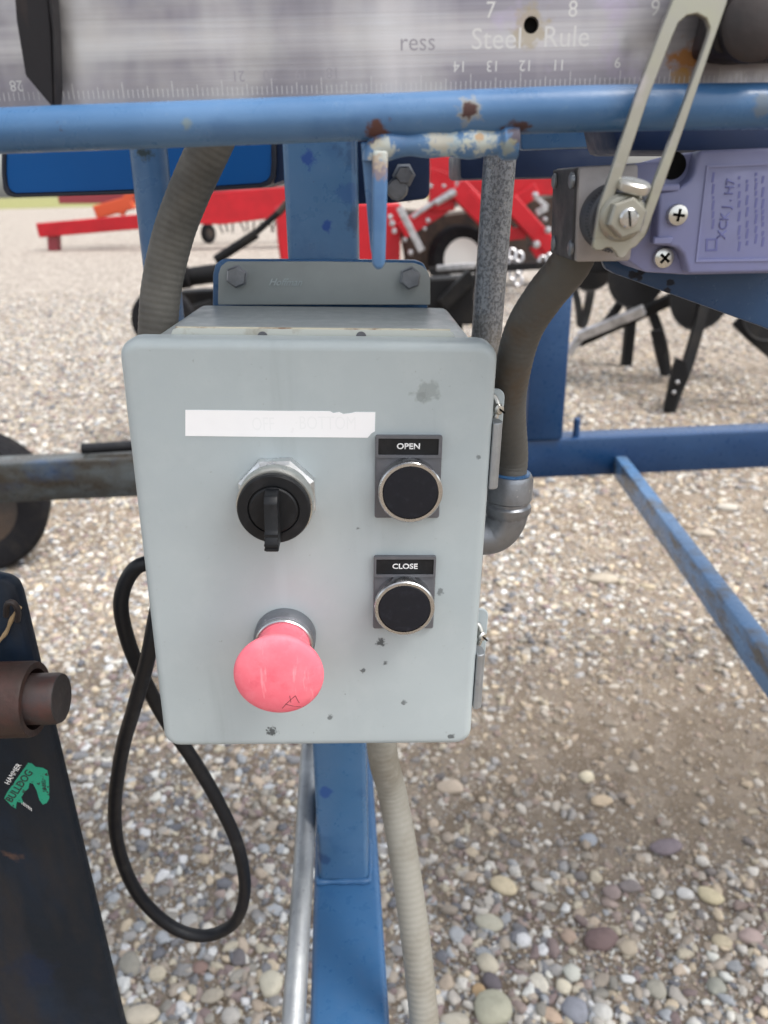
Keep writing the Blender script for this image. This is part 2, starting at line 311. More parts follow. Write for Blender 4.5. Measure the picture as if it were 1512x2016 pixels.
def pebbles(name, n, y0, y1, s0, s1, sub, wide, label_seed):
    r = np.random.default_rng(label_seed); V, A, B_, Cc, K = [], [], [], [], []
    while len(V) < n:
        y = y0+(y1-y0)*r.random(); x = (r.random()*2-1)*(y*.62+wide)
        sz = s0*(s1/s0)**(r.random()**2.2)
        if r.random() < sandy(x, y)*(.30 if label_seed == 13 else .74): continue
        if y > 8 and r.random() > (12-y)/4: continue
        a = sz*(.8+.5*r.random()); bb = sz*(.6+.35*r.random()); cc = sz*(.38+.3*r.random())
        V.append((x, y, gz(x, y)+cc*.5*(r.random()*.9-.2-.35*sandy(x, y)))); A.append((a/2, bb/2, cc/2))
        B_.append((r.normal()*.22, r.normal()*.22, r.random()*6.28))
        col = PAL[r.integers(len(PAL))]*((.95 if label_seed != 12 else .8)+.35*r.random()); col = col*(1-.6*sandy(x, y))+SAND*(.6*sandy(x, y)); Cc.append((*np.clip(col, 0, .66), 1)); K.append(int(r.integers(6)))
    me = bpy.data.meshes.new(name); me.from_pydata(V, [], [])
    for nm, ty, dat, key in (('scl', 'FLOAT_VECTOR', A, 'vector'), ('rot', 'FLOAT_VECTOR', B_, 'vector'), ('col', 'FLOAT_COLOR', Cc, 'color'), ('pick', 'INT', K, 'value')):
        at = me.attributes.new(nm, ty, 'POINT'); at.data.foreach_set(key, np.array(dat, dtype=(np.int32 if ty == 'INT' else np.float32)).ravel())
    o = bpy.data.objects.new(name, me); COL.objects.link(o)
    ng = bpy.data.node_groups.new(name, 'GeometryNodeTree')
    ng.interface.new_socket('Geometry', in_out='INPUT', socket_type='NodeSocketGeometry'); ng.interface.new_socket('Geometry', in_out='OUTPUT', socket_type='NodeSocketGeometry')
    gi, go = N(ng, 'NodeGroupInput'), N(ng, 'NodeGroupOutput'); L = ng.links.new
    g2i = N(ng, 'GeometryNodeGeometryToInstance')
    for k in range(6):
        ic = N(ng, 'GeometryNodeMeshIcoSphere'); ic.inputs['Radius'].default_value = 1; ic.inputs['Subdivisions'].default_value = sub
        ps = N(ng, 'GeometryNodeInputPosition'); ad = N(ng, 'ShaderNodeVectorMath', operation='ADD'); ad.inputs[1].default_value = (k*7.3, k*3.1, k*5.7); L(ps.outputs[0], ad.inputs[0])
        nz = N(ng, 'ShaderNodeTexNoise'); nz.inputs['Scale'].default_value = 1.0; nz.inputs['Detail'].default_value = 1.5; L(ad.outputs[0], nz.inputs['Vector'])
        sb = N(ng, 'ShaderNodeVectorMath', operation='SUBTRACT'); sb.inputs[1].default_value = (.5, .5, .5); L(nz.outputs['Color'], sb.inputs[0])
        ml = N(ng, 'ShaderNodeVectorMath', operation='SCALE'); ml.inputs['Scale'].default_value = 1.5; L(sb.outputs[0], ml.inputs[0])
        st = N(ng, 'GeometryNodeSetPosition'); L(ic.outputs['Mesh'], st.inputs['Geometry']); L(ml.outputs[0], st.inputs['Offset'])
        ss = N(ng, 'GeometryNodeSetShadeSmooth'); L(st.outputs[0], ss.inputs[0])
        sm = N(ng, 'GeometryNodeSetMaterial'); sm.inputs['Material'].default_value = pebm; L(ss.outputs[0], sm.inputs[0]); L(sm.outputs[0], g2i.inputs[0])
    def na(nm, ty): q = N(ng, 'GeometryNodeInputNamedAttribute', data_type=ty); q.inputs[0].default_value = nm; return q.outputs[0]
    ip = N(ng, 'GeometryNodeInstanceOnPoints'); ip.inputs['Pick Instance'].default_value = True
    L(gi.outputs[0], ip.inputs['Points']); L(g2i.outputs[0], ip.inputs['Instance']); L(na('pick', 'INT'), ip.inputs['Instance Index'])
    er = N(ng, 'FunctionNodeEulerToRotation'); L(na('rot', 'FLOAT_VECTOR'), er.inputs[0]); L(er.outputs[0], ip.inputs['Rotation']); L(na('scl', 'FLOAT_VECTOR'), ip.inputs['Scale'])
    L(ip.outputs[0], go.inputs[0])
    md = o.modifiers.new('gravel', 'NODES'); md.node_group = ng; me.materials.append(pebm)
    o['kind'] = 'stuff'; o['label'] = label_seed_txt[label_seed]; o['category'] = 'gravel'
    return o
label_seed_txt = {11: 'mixed grey and tan river gravel on the ground under the control box', 12: 'pale gravel of the yard beyond the blue frame', 13: 'fine grit and small pebbles between the gravel stones'}
pebbles('gravel', 38000, .55, 3.3, .008, .031, 2, .30, 11)
pebbles('gravel_grit', 80000, .55, 2.8, .003, .009, 1, .22, 13)
pebbles('gravel_yard', 90000, 3.2, 12, .014, .05, 1, .5, 12)
# the largest stones, each its own object, where the photograph shows them
def stone(px, py, w_, h_, rgb, rot=0, label=None, group=None):
    p = G(px, py); s = pxm(1, p); a = w_*s/2; bb = max(h_*s/2*1.12, a*.55)
    b = MB(); bmesh.ops.create_icosphere(b.bm, subdivisions=3, radius=1)
    sd_ = random.random()*50
    from mathutils import noise as mn
    for v in b.bm.verts:
        q = v.co.copy(); q += mn.noise_vector(q*.9+Vector((sd_, 0, 0)))*.22; v.co = q
        v.co = Vector((q.x*a, q.y*bb, q.z*min(a, bb)*.62))
    bmesh.ops.rotate(b.bm, verts=b.bm.verts, matrix=Matrix.Rotation(R(rot), 3, 'Z'))
    bmesh.ops.translate(b.bm, verts=b.bm.verts, vec=Vector((p.x, p.y, gz(p.x, p.y)+min(a, bb)*.30)))
    k = 'stone%d_%d_%d' % rgb
    if k not in M: M[k] = pm(k, lin(*rgb), .75, 0, [(tuple(c*.72 for c in lin(*rgb)), 60, .45, .68, .6, None), (tuple(min(.8, c*1.25) for c in lin(*rgb)), 160, .6, .72, .5, None)], (260, .3, .001), spec=.25)
    o = b.build('river_stone', M[k], None, 180); return tag(o, label, 'stone', group)
stone(972, 1986, 76, 62, (168, 166, 148), 10, 'large pale greenish-grey round stone with a light vein in the gravel')
stone(1181, 1846, 70, 46, (118, 100, 98), 5, 'dark purple-brown oval stone lying in the gravel')
stone(535, 1937, 50, 46, (196, 190, 172), 0, 'cream round stone beside the galvanised pipe')
stone(280, 2001, 64, 38, (198, 188, 170), 0, 'flat cream stone beside the dark jack plate')
stone(1312, 1666, 66, 30, (124, 114, 118), 8, 'mauve-grey oblong stone on the sandy patch')
stone(993, 1738, 50, 34, (200, 186, 158), -30, 'tan egg-shaped stone in the gravel right of the pale conduit')
stone(1400, 1763, 52, 30, (198, 186, 156), -30, 'cream oblong stone at the edge of the sandy patch')
BIG = [(886, 1543, 54, 32, (180, 166, 150), 0), (963, 1811, 56, 32, (176, 172, 156), -10), (960, 1893, 40, 40, (186, 178, 160), 40), (1133, 1987, 48, 50, (140, 142, 150), 30), (1187, 1990, 38, 30, (196, 194, 188), -15), (1292, 1945, 42, 36, (158, 154, 142), 10), (1062, 1930, 32, 40, (206, 200, 186), 30), (1125, 1910, 34, 32, (190, 190, 180), 10), (1480, 1845, 46, 32, (170, 152, 146), -15), (1420, 1852, 38, 26, (182, 170, 146), -10), (1110, 1938, 32, 28, (204, 196, 176), 15), (945, 1950, 28, 36, (178, 152, 118), 10), (968, 1930, 34, 38, (104, 98, 102), 20), (1085, 1995, 48, 26, (186, 164, 144), -35), (900, 1835, 34, 30, (168, 170, 172), 0), (898, 2005, 56, 24, (178, 172, 158), 0), (1410, 1940, 40, 30, (150, 150, 140), 20), (1500, 1895, 34, 26, (206, 198, 186), 25), (1235, 1862, 40, 30, (172, 160, 142), 20), (1120, 1838, 34, 26, (170, 150, 134), 0), (330, 1810, 46, 26, (150, 146, 138), 5), (375, 1815, 38, 26, (172, 170, 166), 0), (258, 1900, 38, 50, (150, 146, 136), 35), (310, 1920, 34, 28, (190, 180, 160), 0), (420, 1960, 44, 26, (168, 160, 146), 15), (470, 1885, 30, 34, (112, 108, 110), 10), (395, 1905, 32, 24, (140, 118, 110), 0), (455, 2000, 40, 30, (176, 172, 166), -10), (1030, 1845, 30, 28, (206, 206, 206), 0), (1240, 1740, 44, 26, (130, 122, 120), 0), (1205, 1752, 40, 30, (142, 128, 124), 10), (1350, 1757, 36, 22, (196, 194, 190), -20), (1160, 1648, 34, 26, (150, 154, 160), 0), (1185, 1572, 42, 24, (188, 170, 146), 5), (1155, 1525, 30, 26, (206, 196, 172), -30), (1190, 1142, 58, 18, (172, 162, 147), 0), (1385, 1046, 46, 20, (170, 160, 146), -10), (1430, 998, 46, 22, (176, 170, 160), 0), (1275, 1153, 32, 16, (172, 160, 138), -25)]
for px, py, a, b_, c_, r_ in BIG:
    k_ = sum(c_)/3; tone = 'cream' if k_ > 182 and c_[0]-c_[2] > 14 else 'whitish' if k_ > 182 else 'dark grey' if k_ < 125 else 'pinkish-brown' if c_[0]-c_[1] > 13 else 'tan' if c_[0]-c_[2] > 22 else 'mid-grey'
    shape = 'long flat' if a > 1.9*b_ else 'oval' if abs(a-b_) > 6 else 'round'
    stone(px, py, a, b_, c_, r_, f'{tone} {shape} river stone lying among the finer gravel', f'{tone} {shape} stones in the gravel')

# ================================================================== MACHINE FRAME
ZF = .743                                       # top of the lower frame tubes
fr = thing('machine_frame', 'blue painted steel machine frame of welded square tubes and round guard rod', 'machine frame', (0, 1.4, 0))
# back cross beam
a, b2 = G(130, 908, ZF), G(1270, 858, ZF); d = (b2-a).normalized(); pr = Vector((-d.y, d.x, 0))
BW, BH = .066, .096
def on_back(px, py): # centre-line point under a pixel
    q = G(px, py, ZF); return a+d*((q-a).dot(d))
b = MB(); b.beam(a-d*.9+pr*BW/2-Z*BH/2, b2+d*.9+pr*BW/2-Z*BH/2, BW, BH); b.bevel(.006, 2)
xs_ = on_back(640, 885)
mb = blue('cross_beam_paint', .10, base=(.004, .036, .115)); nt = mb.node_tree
# the left half of the beam is bare and weathered brown
bs = nt.nodes['Principled BSDF']; cur = bs.inputs['Base Color'].links[0].from_socket; pos = N(nt, 'ShaderNodeNewGeometry').outputs['Position']
sx = N(nt, 'ShaderNodeSeparateXYZ'); nt.links.new(pos, sx.inputs[0])
mm = mathn(nt, 'MULTIPLY', maprange(nt, mathn(nt, 'ADD', sx.outputs[0], mathn(nt, 'MULTIPLY', noise(nt, pos, 9, 5, .6, (1, 1, 3)), .5)), .12, -.02), maprange(nt, noise(nt, pos, 6, 5), .22, .4))
wear = mixc(nt, maprange(nt, noise(nt, pos, 11, 5, .6, (1, 1, 2)), .4, .65), lin(58, 54, 48), lin(84, 92, 96))
nt.links.new(mixc(nt, mm, cur, wear), bs.inputs['Base Color'])
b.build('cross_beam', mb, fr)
for e_, nm in ((a-d*.8, 0), (b2+d*.8, 1)):
    q = e_+pr*BW/2; b = MB(); b.beam((q.x, q.y, 0), (q.x, q.y, ZF-BH-.001), .07, .07, Y); b.bevel(.005); b.build('leg', 'blue', fr)
# lower beam running towards the viewer, with the post welded on it
l0, l1 = G(612, 2016, ZF), G(765, 2016, ZF); m0, m1 = G(616, 1735, ZF), G(750, 1735, ZF)
LW = ((l1-l0).length+(m1-m0).length)/2; c0 = (l0+l1)/2; c1 = (m0+m1)/2; ld = (c1-c0).normalized()
t_ = ((a-c0).dot(pr))/ld.dot(pr)
b = MB(); b.beam(c0-ld*.25-Z*.025, c0+ld*(t_-.001)-Z*.025, LW, .05); b.bevel(.006, 3); b.build('lower_beam', 'blue_clean', fr)
bp = b2-d*(b2-c0).dot(d)
# upright post
HP = .485; pc = P(672, 1700, HP); PWD = pxm(98, pc); PCX = pc.x+.001
ptop = P(637, 60, HP)
b = MB(); b.beam(Vector((PCX, HP+PWD/2, ZF+.001)), Vector((P(637, 390, HP).x, HP+PWD/2, ptop.z)), PWD, PWD, Y); b.bevel(.004, 3)
pspots = [(tuple(P(700, 300, HP)), .012, lin(20, 45, 85), .45, 160), (tuple(P(704, 430, HP)), .010, lin(24, 40, 70), .5, 160), (tuple(P(690, 380, HP)), .008, lin(20, 60, 130), .35, 160), (tuple(P(606, 315, HP)), .005, lin(16, 60, 140), .8, 200), (tuple(P(645, 445, HP)), .004, lin(16, 60, 140), .8, 200), (tuple(P(640, 1560, HP)), .006, lin(16, 60, 140), .6, 120), (tuple(P(632, 1690, HP)), .008, lin(30, 60, 110), .6, 120)]
post = b.build('upright_post', blue('post_paint', .9, pspots, base=(.06, .15, .29)), fr)
# weld bead round the foot of the post
path = [Vector((PCX+x*(PWD/2+.001), HP+PWD/2+y*(PWD/2+.001), ZF+.002)) for x, y in ((-1, 1), (-1, 0), (-1, -.9), (-.9, -1), (-.4, -1), (.1, -1), (.6, -1), (.9, -1), (1, -.9), (1, 0), (1, 1))]
pp, ss = resample(spline(path, 8), .0015); b = MB(); b.tube(pp, lambda i: .0026+.0007*math.sin(i*.37)*math.sin(i*.11+1), 10); b.build('weld_bead', 'blue_clean', post)
# round post at left
q0, q1 = P(293, 300, .56), P(321, 560, .56); dd = (q1-q0)/(q0.z-q1.z)
rp = pxm(73, P(293, 300, .56))/2; b = MB()
b.lathe(q0+dd*-.15, dd, [(rp, 0), (rp, .15+q0.z-1.13)], 28)
lb = q0+dd*(q0.z-1.14); b.build('round_post', blue('round_post_paint', .85, [(tuple(P(284, 302, .56-rp)), .006, lin(40, 52, 50), .9, 220)]), fr)
b = MB(); b.beam(lb, Vector((PCX-PWD/2+.001, lb.y-.02, lb.z)), .024, .024); b.bevel(.003); b.build('post_bracket', 'blue', fr)
# post standing on the back beam at right, with a short stub beside it
q = on_back(1066, 862)+pr*.03; wR = pxm(73, q)
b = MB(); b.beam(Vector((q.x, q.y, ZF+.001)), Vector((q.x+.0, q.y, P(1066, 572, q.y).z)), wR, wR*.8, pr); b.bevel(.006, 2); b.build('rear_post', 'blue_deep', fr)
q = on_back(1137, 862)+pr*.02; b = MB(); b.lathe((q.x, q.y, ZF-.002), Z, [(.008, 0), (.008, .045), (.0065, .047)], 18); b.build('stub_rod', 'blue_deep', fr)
# side rail at right
ZR = .695; r0a, r0b = G(1223, 915, ZR), G(1247, 926, ZR); r1a, r1b = G(1512, 1281, ZR), G(1512, 1240, ZR)
ra = (G(1223, 915, ZR)+G(1251, 918, ZR))/2; rb = (G(1474, 1254, ZR)+G(1474, 1196, ZR))/2; rd = (rb-ra).normalized()
tt = (a-ra).dot(pr)/rd.dot(pr); rs = ra+rd*(tt-.001)
b = MB(); b.beam(rs-Z*.025, rb+rd*.35-Z*.025, .028, .050); b.bevel(.003, 2); b.build('side_rail', 'blue_rust', fr)
# guard rod
HR = .270; g0, g1 = P(-160, 268, HR), P(1680, 200, HR)
gp = [P(x, y, HR) for x, y in ((-260, 270), (0, 258), (380, 244), (756, 230), (1130, 215), (1512, 209), (1800, 204))]
rodspots = [(tuple(P(925, 216, HR-.0065)), .0042, lin(150, 140, 110), .6, 420), (tuple(P(923, 216, HR-.0065)), .0027, lin(62, 40, 38), 1, 420), (tuple(P(1502, 205, HR-.006)), .0035, lin(110, 110, 100), .5, 300), (tuple(P(745, 262, HR-.004)), .0045, lin(84, 50, 36), .95, 300), (tuple(P(1018, 262, HR-.004)), .0045, lin(70, 46, 38), .95, 300), (tuple(P(365, 243, HR-.007)), .002, lin(120, 130, 120), .6, 260)]
pp, ss = resample(spline(gp, 12), .004); b = MB(); b.tube(pp, .0066, 28)
rod = b.build('guard_rod', blue('rod_paint', .75, rodspots), fr)
# bent bracket below the rod with its pointer
bspots = [(tuple(P(x, y, HR-.006)), r_, c_, s_*.8, 520) for x, y, r_, c_, s_ in ((735, 272, .0035, lin(88, 56, 42), 1), (752, 300, .005, lin(190, 190, 170), .8), (868, 272, .0045, lin(150, 106, 60), .9), (875, 275, .007, lin(190, 200, 190), .7), (950, 272, .006, lin(190, 190, 168), .8), (835, 277, .0012, lin(120, 80, 40), 1), (800, 290, .0015, lin(120, 80, 40), .8), (1018, 268, .0035, lin(70, 48, 40), 1), (745, 330, .004, lin(150, 110, 66), .6), (945, 268, .002, lin(160, 120, 70), .9), (1000, 290, .003, lin(150, 150, 120), .7))]
M['bracket'] = blue('bracket_paint', .9, bspots)
bp_ = [P(x, y, HR-.001) for x, y in ((738, 318), (739, 306), (744, 296), (756, 288), (775, 285), (850, 283), (940, 281), (1018, 279))]
pp, ss = resample(spline(bp_, 8), .0015); n2 = len(pp)
b = MB(); b.tube(pp, lambda i: .0042+.0007*math.sin(i*.5)*math.sin(i*.21)+(.0012 if i > n2-5 else 0), 14); br = b.build('rod_bracket', 'bracket', fr)
b = MB(); b.prism(poly([(733, 296), (764, 296), (762, 400), (759, 515), (753, 530), (741, 532), (732, 520), (732, 400)], HR-.006), (0, .008, 0)); b.bevel(.0018, 3)
b.build('pointer', 'bracket', br)
b = MB(); b.prism(poly([(710, 280), (738, 280), (736, 515), (729, 490)], HR-.002), (0, .004, 0)); b.bevel(.0005, 1); b.build('pointer_gusset', 'bracket', br)
# mounting plate behind the box flange
b = MB(); b.prism(poly([(418, 650), (419, 540), (424, 520), (436, 511), (640, 511), (818, 513), (834, 519), (842, 535), (842, 650)], .476), (0, .007, 0)); b.bevel(.0012, 2); b.build('mounting_plate', 'blue_clean', fr)
# blue tray behind at left, rounded corners with dark rolled rim
HT = .66
def tray(px0, py0, px1, py1, h): pass
tp = [(14, 100), (2, 100), (2, 340), (5, 372), (12, 384), (26, 389), (200, 384), (400, 376), (515, 369), (532, 363), (541, 350), (543, 320), (541, 100)]
tq = [(19, 110), (11, 110), (11, 342), (14, 366), (20, 376), (30, 380), (200, 375), (400, 367), (512, 360), (525, 355), (532, 345), (534, 320), (532, 110)]
b = MB(); b.prism(poly(tq, HT+.002), (0, .07, 0)); b.build('tray_panel', pm('bright_blue_panel', (.004, .105, .37), .4, 0, [((.003, .085, .31), 6, .4, .7, .6, None)], spec=.2), fr)
b = MB(); b.frame(poly(tp, HT), poly(tq, HT), (0, .075, 0)); b.bevel(.001, 1); b.build('tray_rim', pm('dark_rim', (.006, .012, .03), .5), fr)
b = MB(); b.prism(poly([(536, 100), (566, 100), (566, 352), (540, 362)], HT+.01), (0, .06, 0)); b.build('dark_gap_strip', 'navy', fr)  # dark strip put in for the black gap beside the tray
# plates and beams behind, right of the post
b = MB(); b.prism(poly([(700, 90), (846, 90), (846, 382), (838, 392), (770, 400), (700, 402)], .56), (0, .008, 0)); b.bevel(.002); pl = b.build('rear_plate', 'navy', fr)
q = P(795, 345, .56); b = MB(); b.lathe(q, -Y, [(.008, 0), (.008, .001), (.006, .0015), (.006, .006), (.005, .007)], 6); b.build('bolt', 'cast', pl)
q = P(782, 372, .56); b = MB(); b.lathe(q, -Y, [(.0075, 0), (.0075, .004), (.006, .006)], 12); b.build('bolt', 'cast', pl)
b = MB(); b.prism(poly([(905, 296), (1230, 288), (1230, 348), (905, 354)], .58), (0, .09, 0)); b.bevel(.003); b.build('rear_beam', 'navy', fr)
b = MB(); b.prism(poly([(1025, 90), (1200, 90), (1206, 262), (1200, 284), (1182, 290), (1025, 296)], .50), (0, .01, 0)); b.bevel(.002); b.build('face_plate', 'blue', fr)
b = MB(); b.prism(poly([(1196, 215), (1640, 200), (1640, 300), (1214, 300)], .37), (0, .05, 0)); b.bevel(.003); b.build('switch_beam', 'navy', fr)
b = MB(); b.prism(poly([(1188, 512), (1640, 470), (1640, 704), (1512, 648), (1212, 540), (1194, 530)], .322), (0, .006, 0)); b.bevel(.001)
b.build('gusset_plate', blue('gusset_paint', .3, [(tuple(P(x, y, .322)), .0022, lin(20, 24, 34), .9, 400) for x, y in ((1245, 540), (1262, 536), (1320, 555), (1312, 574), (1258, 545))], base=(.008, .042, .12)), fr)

# unseen deck with joists and posts, added overhead to shade box and gravel
zd = P(756, 205, .2795).z+.112
zd = 1.71
b = MB(); b.box((.5, .76, zd+.004), (3.0, .96, .008)); b.build('unseen_shade_deck', 'navy', fr, 0)
for x in (-.75, .62, 1.7): b = MB(); b.beam((x, .30, zd-.03), (x, 1.22, zd-.03), .04, .058); b.bevel(.003); b.build('unseen_deck_joist', 'navy', fr)
for x in (-.96, 1.9): b = MB(); b.beam((x, 1.2, 0), (x, 1.2, zd-.001), .06, .06, Y); b.bevel(.004); b.build('unseen_deck_post', 'navy', fr)

# ================================================================== STEEL RULE
HU = .2795
sr = thing('steel_rule', 'brushed stainless steel rule plate with etched numbers above the blue guard rod', 'ruler', P(756, 200, HU))
rm = pm('stainless_brushed_reflections', (.34, .32, .34), .40, .85, [((.22, .205, .235), 6, .38, .62, .9, (1, 1, .6)), ((.58, .56, .56), 24, .48, .7, .7, (.06, 1, 3)), ((.20, .19, .215), 60, .50, .70, .55, (.03, 1, 4)), ((.60, .58, .58), 11, .50, .66, .75, (1, 1, .12)), ((.19, .18, .20), 8, .54, .68, .7, (1, 1, .2)), ((.42, .35, .50), 16, .60, .68, .7, None), ((.55, .53, .50), 9, .60, .75, .7, None)], (120, .25, .0003, (.02, 1, 3)),  # brushed streaks, plus upright bands that paint reflections into the colour
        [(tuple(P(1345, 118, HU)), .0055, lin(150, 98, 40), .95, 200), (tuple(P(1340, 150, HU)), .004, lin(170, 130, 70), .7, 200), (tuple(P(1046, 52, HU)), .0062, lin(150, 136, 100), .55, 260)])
hole = P(1046, 49, HU); hx, hz, hr = hole.x, hole.z, .0024
x0, x1, z0, z1 = P(-260, 0, HU).x, P(1800, 0, HU).x, P(756, 205, HU).z, P(756, 205, HU).z+.11
b = MB(); n = 32
def outl(k):
    a_ = 2*math.pi*k/n; c, s_ = math.cos(a_), math.sin(a_); t = min((x1-hx)/c if c > 1e-6 else 1e9, (x0-hx)/c if c < -1e-6 else 1e9, (z1-hz)/s_ if s_ > 1e-6 else 1e9, (z0-hz)/s_ if s_ < -1e-6 else 1e9)
    return Vector((hx+c*t, HU, hz+s_*t))
ang = sorted([2*math.pi*k/n for k in range(n)]+[math.atan2(z-hz, x-hx) % (2*math.pi) for x in (x0, x1) for z in (z0, z1)])
def outa(a_):
    c, s_ = math.cos(a_), math.sin(a_); t = min((x1-hx)/c if c > 1e-6 else 1e9, (x0-hx)/c if c < -1e-6 else 1e9, (z1-hz)/s_ if s_ > 1e-6 else 1e9, (z0-hz)/s_ if s_ < -1e-6 else 1e9)
    return Vector((hx+c*t, HU, hz+s_*t))
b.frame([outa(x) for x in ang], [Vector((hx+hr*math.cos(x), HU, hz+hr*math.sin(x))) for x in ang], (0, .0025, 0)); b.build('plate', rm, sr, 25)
b = MB(); b.lathe((hx, HU+.0024, hz), Y, [(.0035, 0), (.0035, .002)], 20); b.build('hole_backing', 'hole', sr)
HUt = HU-.00001
def rtext(s, px, py, size_px, mat='label_ink', flip=False, bold=0, sx=1):
    p = P(px, py, HUt); q = pxm(size_px, p); rt = (P(px+50, py-50*math.tan(R(1.0)), HUt)-p); rt.y = 0; rt.normalize(); up = Vector((-rt.z, 0, rt.x))
    if flip: rt, up = -rt, -up
    text(s, q, mat, sr, p, rt, up, 'engraving', .00001, bold, sx=sx)
rtext('7', 966, 21, 40); rtext('8', 1128, 19, 40); rtext('Steel', 978, 78, 52); rtext('Rule', 1115, 74, 52)
rtext('ress', 822, 84, 44, 'faint_ink')
for i, v in enumerate(range(11, 15)): rtext(str(v), 1100-65*i, 127+i*1.0, 27, flip=True)
for i, v in enumerate(range(18, 22)): rtext(str(v), 655-62*i, 143+i*2, 27, 'faint_ink', flip=True)
rtext('28', 32, 168, 27, flip=True); rtext('9', 1216, 122, 26, flip=True); rtext('9', 1290, 17, 40)
b = MB(); pA = P(756, 187, HUt)
for k in range(220):
    x = P(1512, 160, HUt).x-k*.0016; hgt = .0045 if k % 10 == 0 else .0033 if k % 5 == 0 else .0024
    zz = P(756+ (x-pA.x)*6200, 200, HUt).z
    zz = z0+.0035
    if x < x0: break
    b.box((x, HUt+.00002, zz+hgt/2), (.00018, .00012, hgt))
o = b.build('graduation_marks', 'label_ink', sr, 0)
# dark blade in front of the rule at left
HB = .272
bl = thing('indicator_blade', 'dark pointed steel blade standing in front of the steel rule', 'blade', P(105, 205, HB))
b = MB(); n0 = [(22, -90), (88, -90), (100, 60), (106, 208), (104, 212), (50, 148), (32, 40)]
b.prism(poly(n0, HB), (0, .0025, 0)); b.bevel(.0004, 1); b.build('blade', 'blade', bl)
b = MB(); b.prism([P(x, y, HB-.0006) for x, y in ((84, -90), (94, -90), (106, 60), (109, 170), (107, 208), (103, 60))], (0, .006, 0)); b.build('edge_fold', 'blade', bl)
# dark rusty block at the upper right behind the lever
bk = thing('stop_block', 'dark rusty steel block fixed on the steel rule behind the lever', 'block', P(1470, 100, .272))
b = MB(); b.prism(poly([(1395, -120), (1420, 20), (1408, 60), (1402, 92), (1412, 104), (1470, 112), (1640, 104), (1640, -120)], .2615), (0, .0175, 0)); b.bevel(.002, 2); b.build('block', 'block', bk)
b = MB(); b.lathe(P(1480, 50, .2615), -Y, [(.010, 0), (.010, .003), (.0085, .004)], 24); b.build('roller_face', 'block', bk)

# ================================================================== LIMIT SWITCH
HS = .286
ls = thing('limit_switch', 'lavender plastic limit switch with grey head and slotted lever', 'limit switch', P(1300, 530, HS))
b = MB(); b.prism(poly([(1236, 322), (1300, 318), (1376, 298), (1640, 285), (1640, 536), (1352, 541), (1270, 536), (1236, 512)], HS+.007), (0, .028, 0)); b.bevel(.001, 2); body = b.build('body', 'lavender', ls)
cov = [(1380, 296), (1640, 286), (1640, 533), (1356, 539), (1352, 520), (1346, 500), (1334, 488), (1318, 484), (1292, 483), (1294, 460), (1298, 378), (1318, 374), (1340, 368), (1358, 356), (1368, 340), (1372, 318)]
b = MB(); b.prism(poly(cov, HS), (0, .008, 0)); b.bevel(.0012, 3); cv = b.build('cover', 'lavender', ls)
for r_ in ([(1300, 364), (1340, 362), (1338, 375), (1299, 377)], [(1288, 467), (1326, 466), (1324, 480), (1286, 481)]):
    b = MB(); b.prism(poly(r_, HS-.0012), (0, .003, 0)); b.bevel(.0004, 1); b.build('latch_tab', 'lavender', cv)
lab = [(1376, 332), (1640, 320), (1640, 506), (1370, 512), (1374, 420)]
pi_ = [P(x, y, HS) for x, y in [(1394, 328), (1640, 316), (1640, 510), (1372, 514)]]
lo = [P(x, y, HS-.0006) for x, y in [(1392, 326), (1642, 314), (1642, 512), (1370, 516)]]; li = [P(x, y, HS-.0006) for x, y in [(1396, 330), (1636, 319), (1636, 507), (1375, 511)]]
b = MB(); b.frame(lo, li, (0, .001, 0)); b.build('label_border', 'lavender', cv)
def stext(s, px, py, size_px, bold=0):
    p = P(px, py, HS-.0001); q = pxm(size_px, p); up = Vector((-1, 0, .03)).normalized(); rt = Vector((.03, 0, 1)).normalized()
    text(s, q, 'lavender_text', cv, p, rt, up, 'lettering', .00012, bold)
stext('XCK J . H7', 1430, 412, 24, .00008)
o_ = [P(x, y, HS-.0002) for x, y in ((1390, 470), (1413, 469), (1412, 494), (1389, 495))]; i_ = [P(x, y, HS-.0002) for x, y in ((1394, 474), (1409, 473), (1408, 490), (1393, 491))]
b = MB(); b.frame(o_, i_, (0, .0004, 0)); b.build('emblem', 'lavender_text', cv)
b = MB()
for k, x in enumerate((1404, 1456, 1472, 1490, 1504)):     # worn, unreadable print rows
    yy = 340+7*(k % 3)
    while yy < 482-(30 if k == 0 else 0):
        l_ = random.choice((6, 9, 13, 18)); p0 = P(x-k*.5, yy+l_/2, HS-.00004)
        b.box(p0, (pxm(4.5, p0), .00015, pxm(l_, p0))); yy += l_+random.choice((3, 5, 9))
b.build('worn_print', 'lavender_text', cv, 0)
q = P(1325, 326, HS+.0068); b = MB(); b.lathe(q, -Y, [(.0045, 0), (.0045, .0004)], 24); b.build('mounting_hole', 'hole', body)
def phillips(px, py, h, r_, rot, par):
    q = P(px, py, h); b = MB(); b.lathe(q, -Y, [(r_, 0), (r_, .0014), (r_*.93, .0022), (r_*.6, .0027), (.0003, .0029)], 28); s_ = b.build('screw', 'zinc', par)
    b = MB(); Mx = Matrix.Rotation(R(rot), 3, 'Y')
    for sz in ((r_*1.15, .0006, r_*.26), (r_*.26, .0006, r_*1.15)): b.box(q-Y*.0027, sz, Mx)
    b.build('cross_recess', 'hole', s_, 0)
phillips(1331, 423, HS, .0036, 8, cv); phillips(1304, 507, HS+.0068, .0037, 40, body)
b = MB(); b.prism(poly([(1140, 328), (1258, 322), (1256, 400), (1242, 514), (1133, 516)], HS), (0, .040, 0)); b.bevel(.0012, 2); hd = b.build('head', 'alloy', ls)
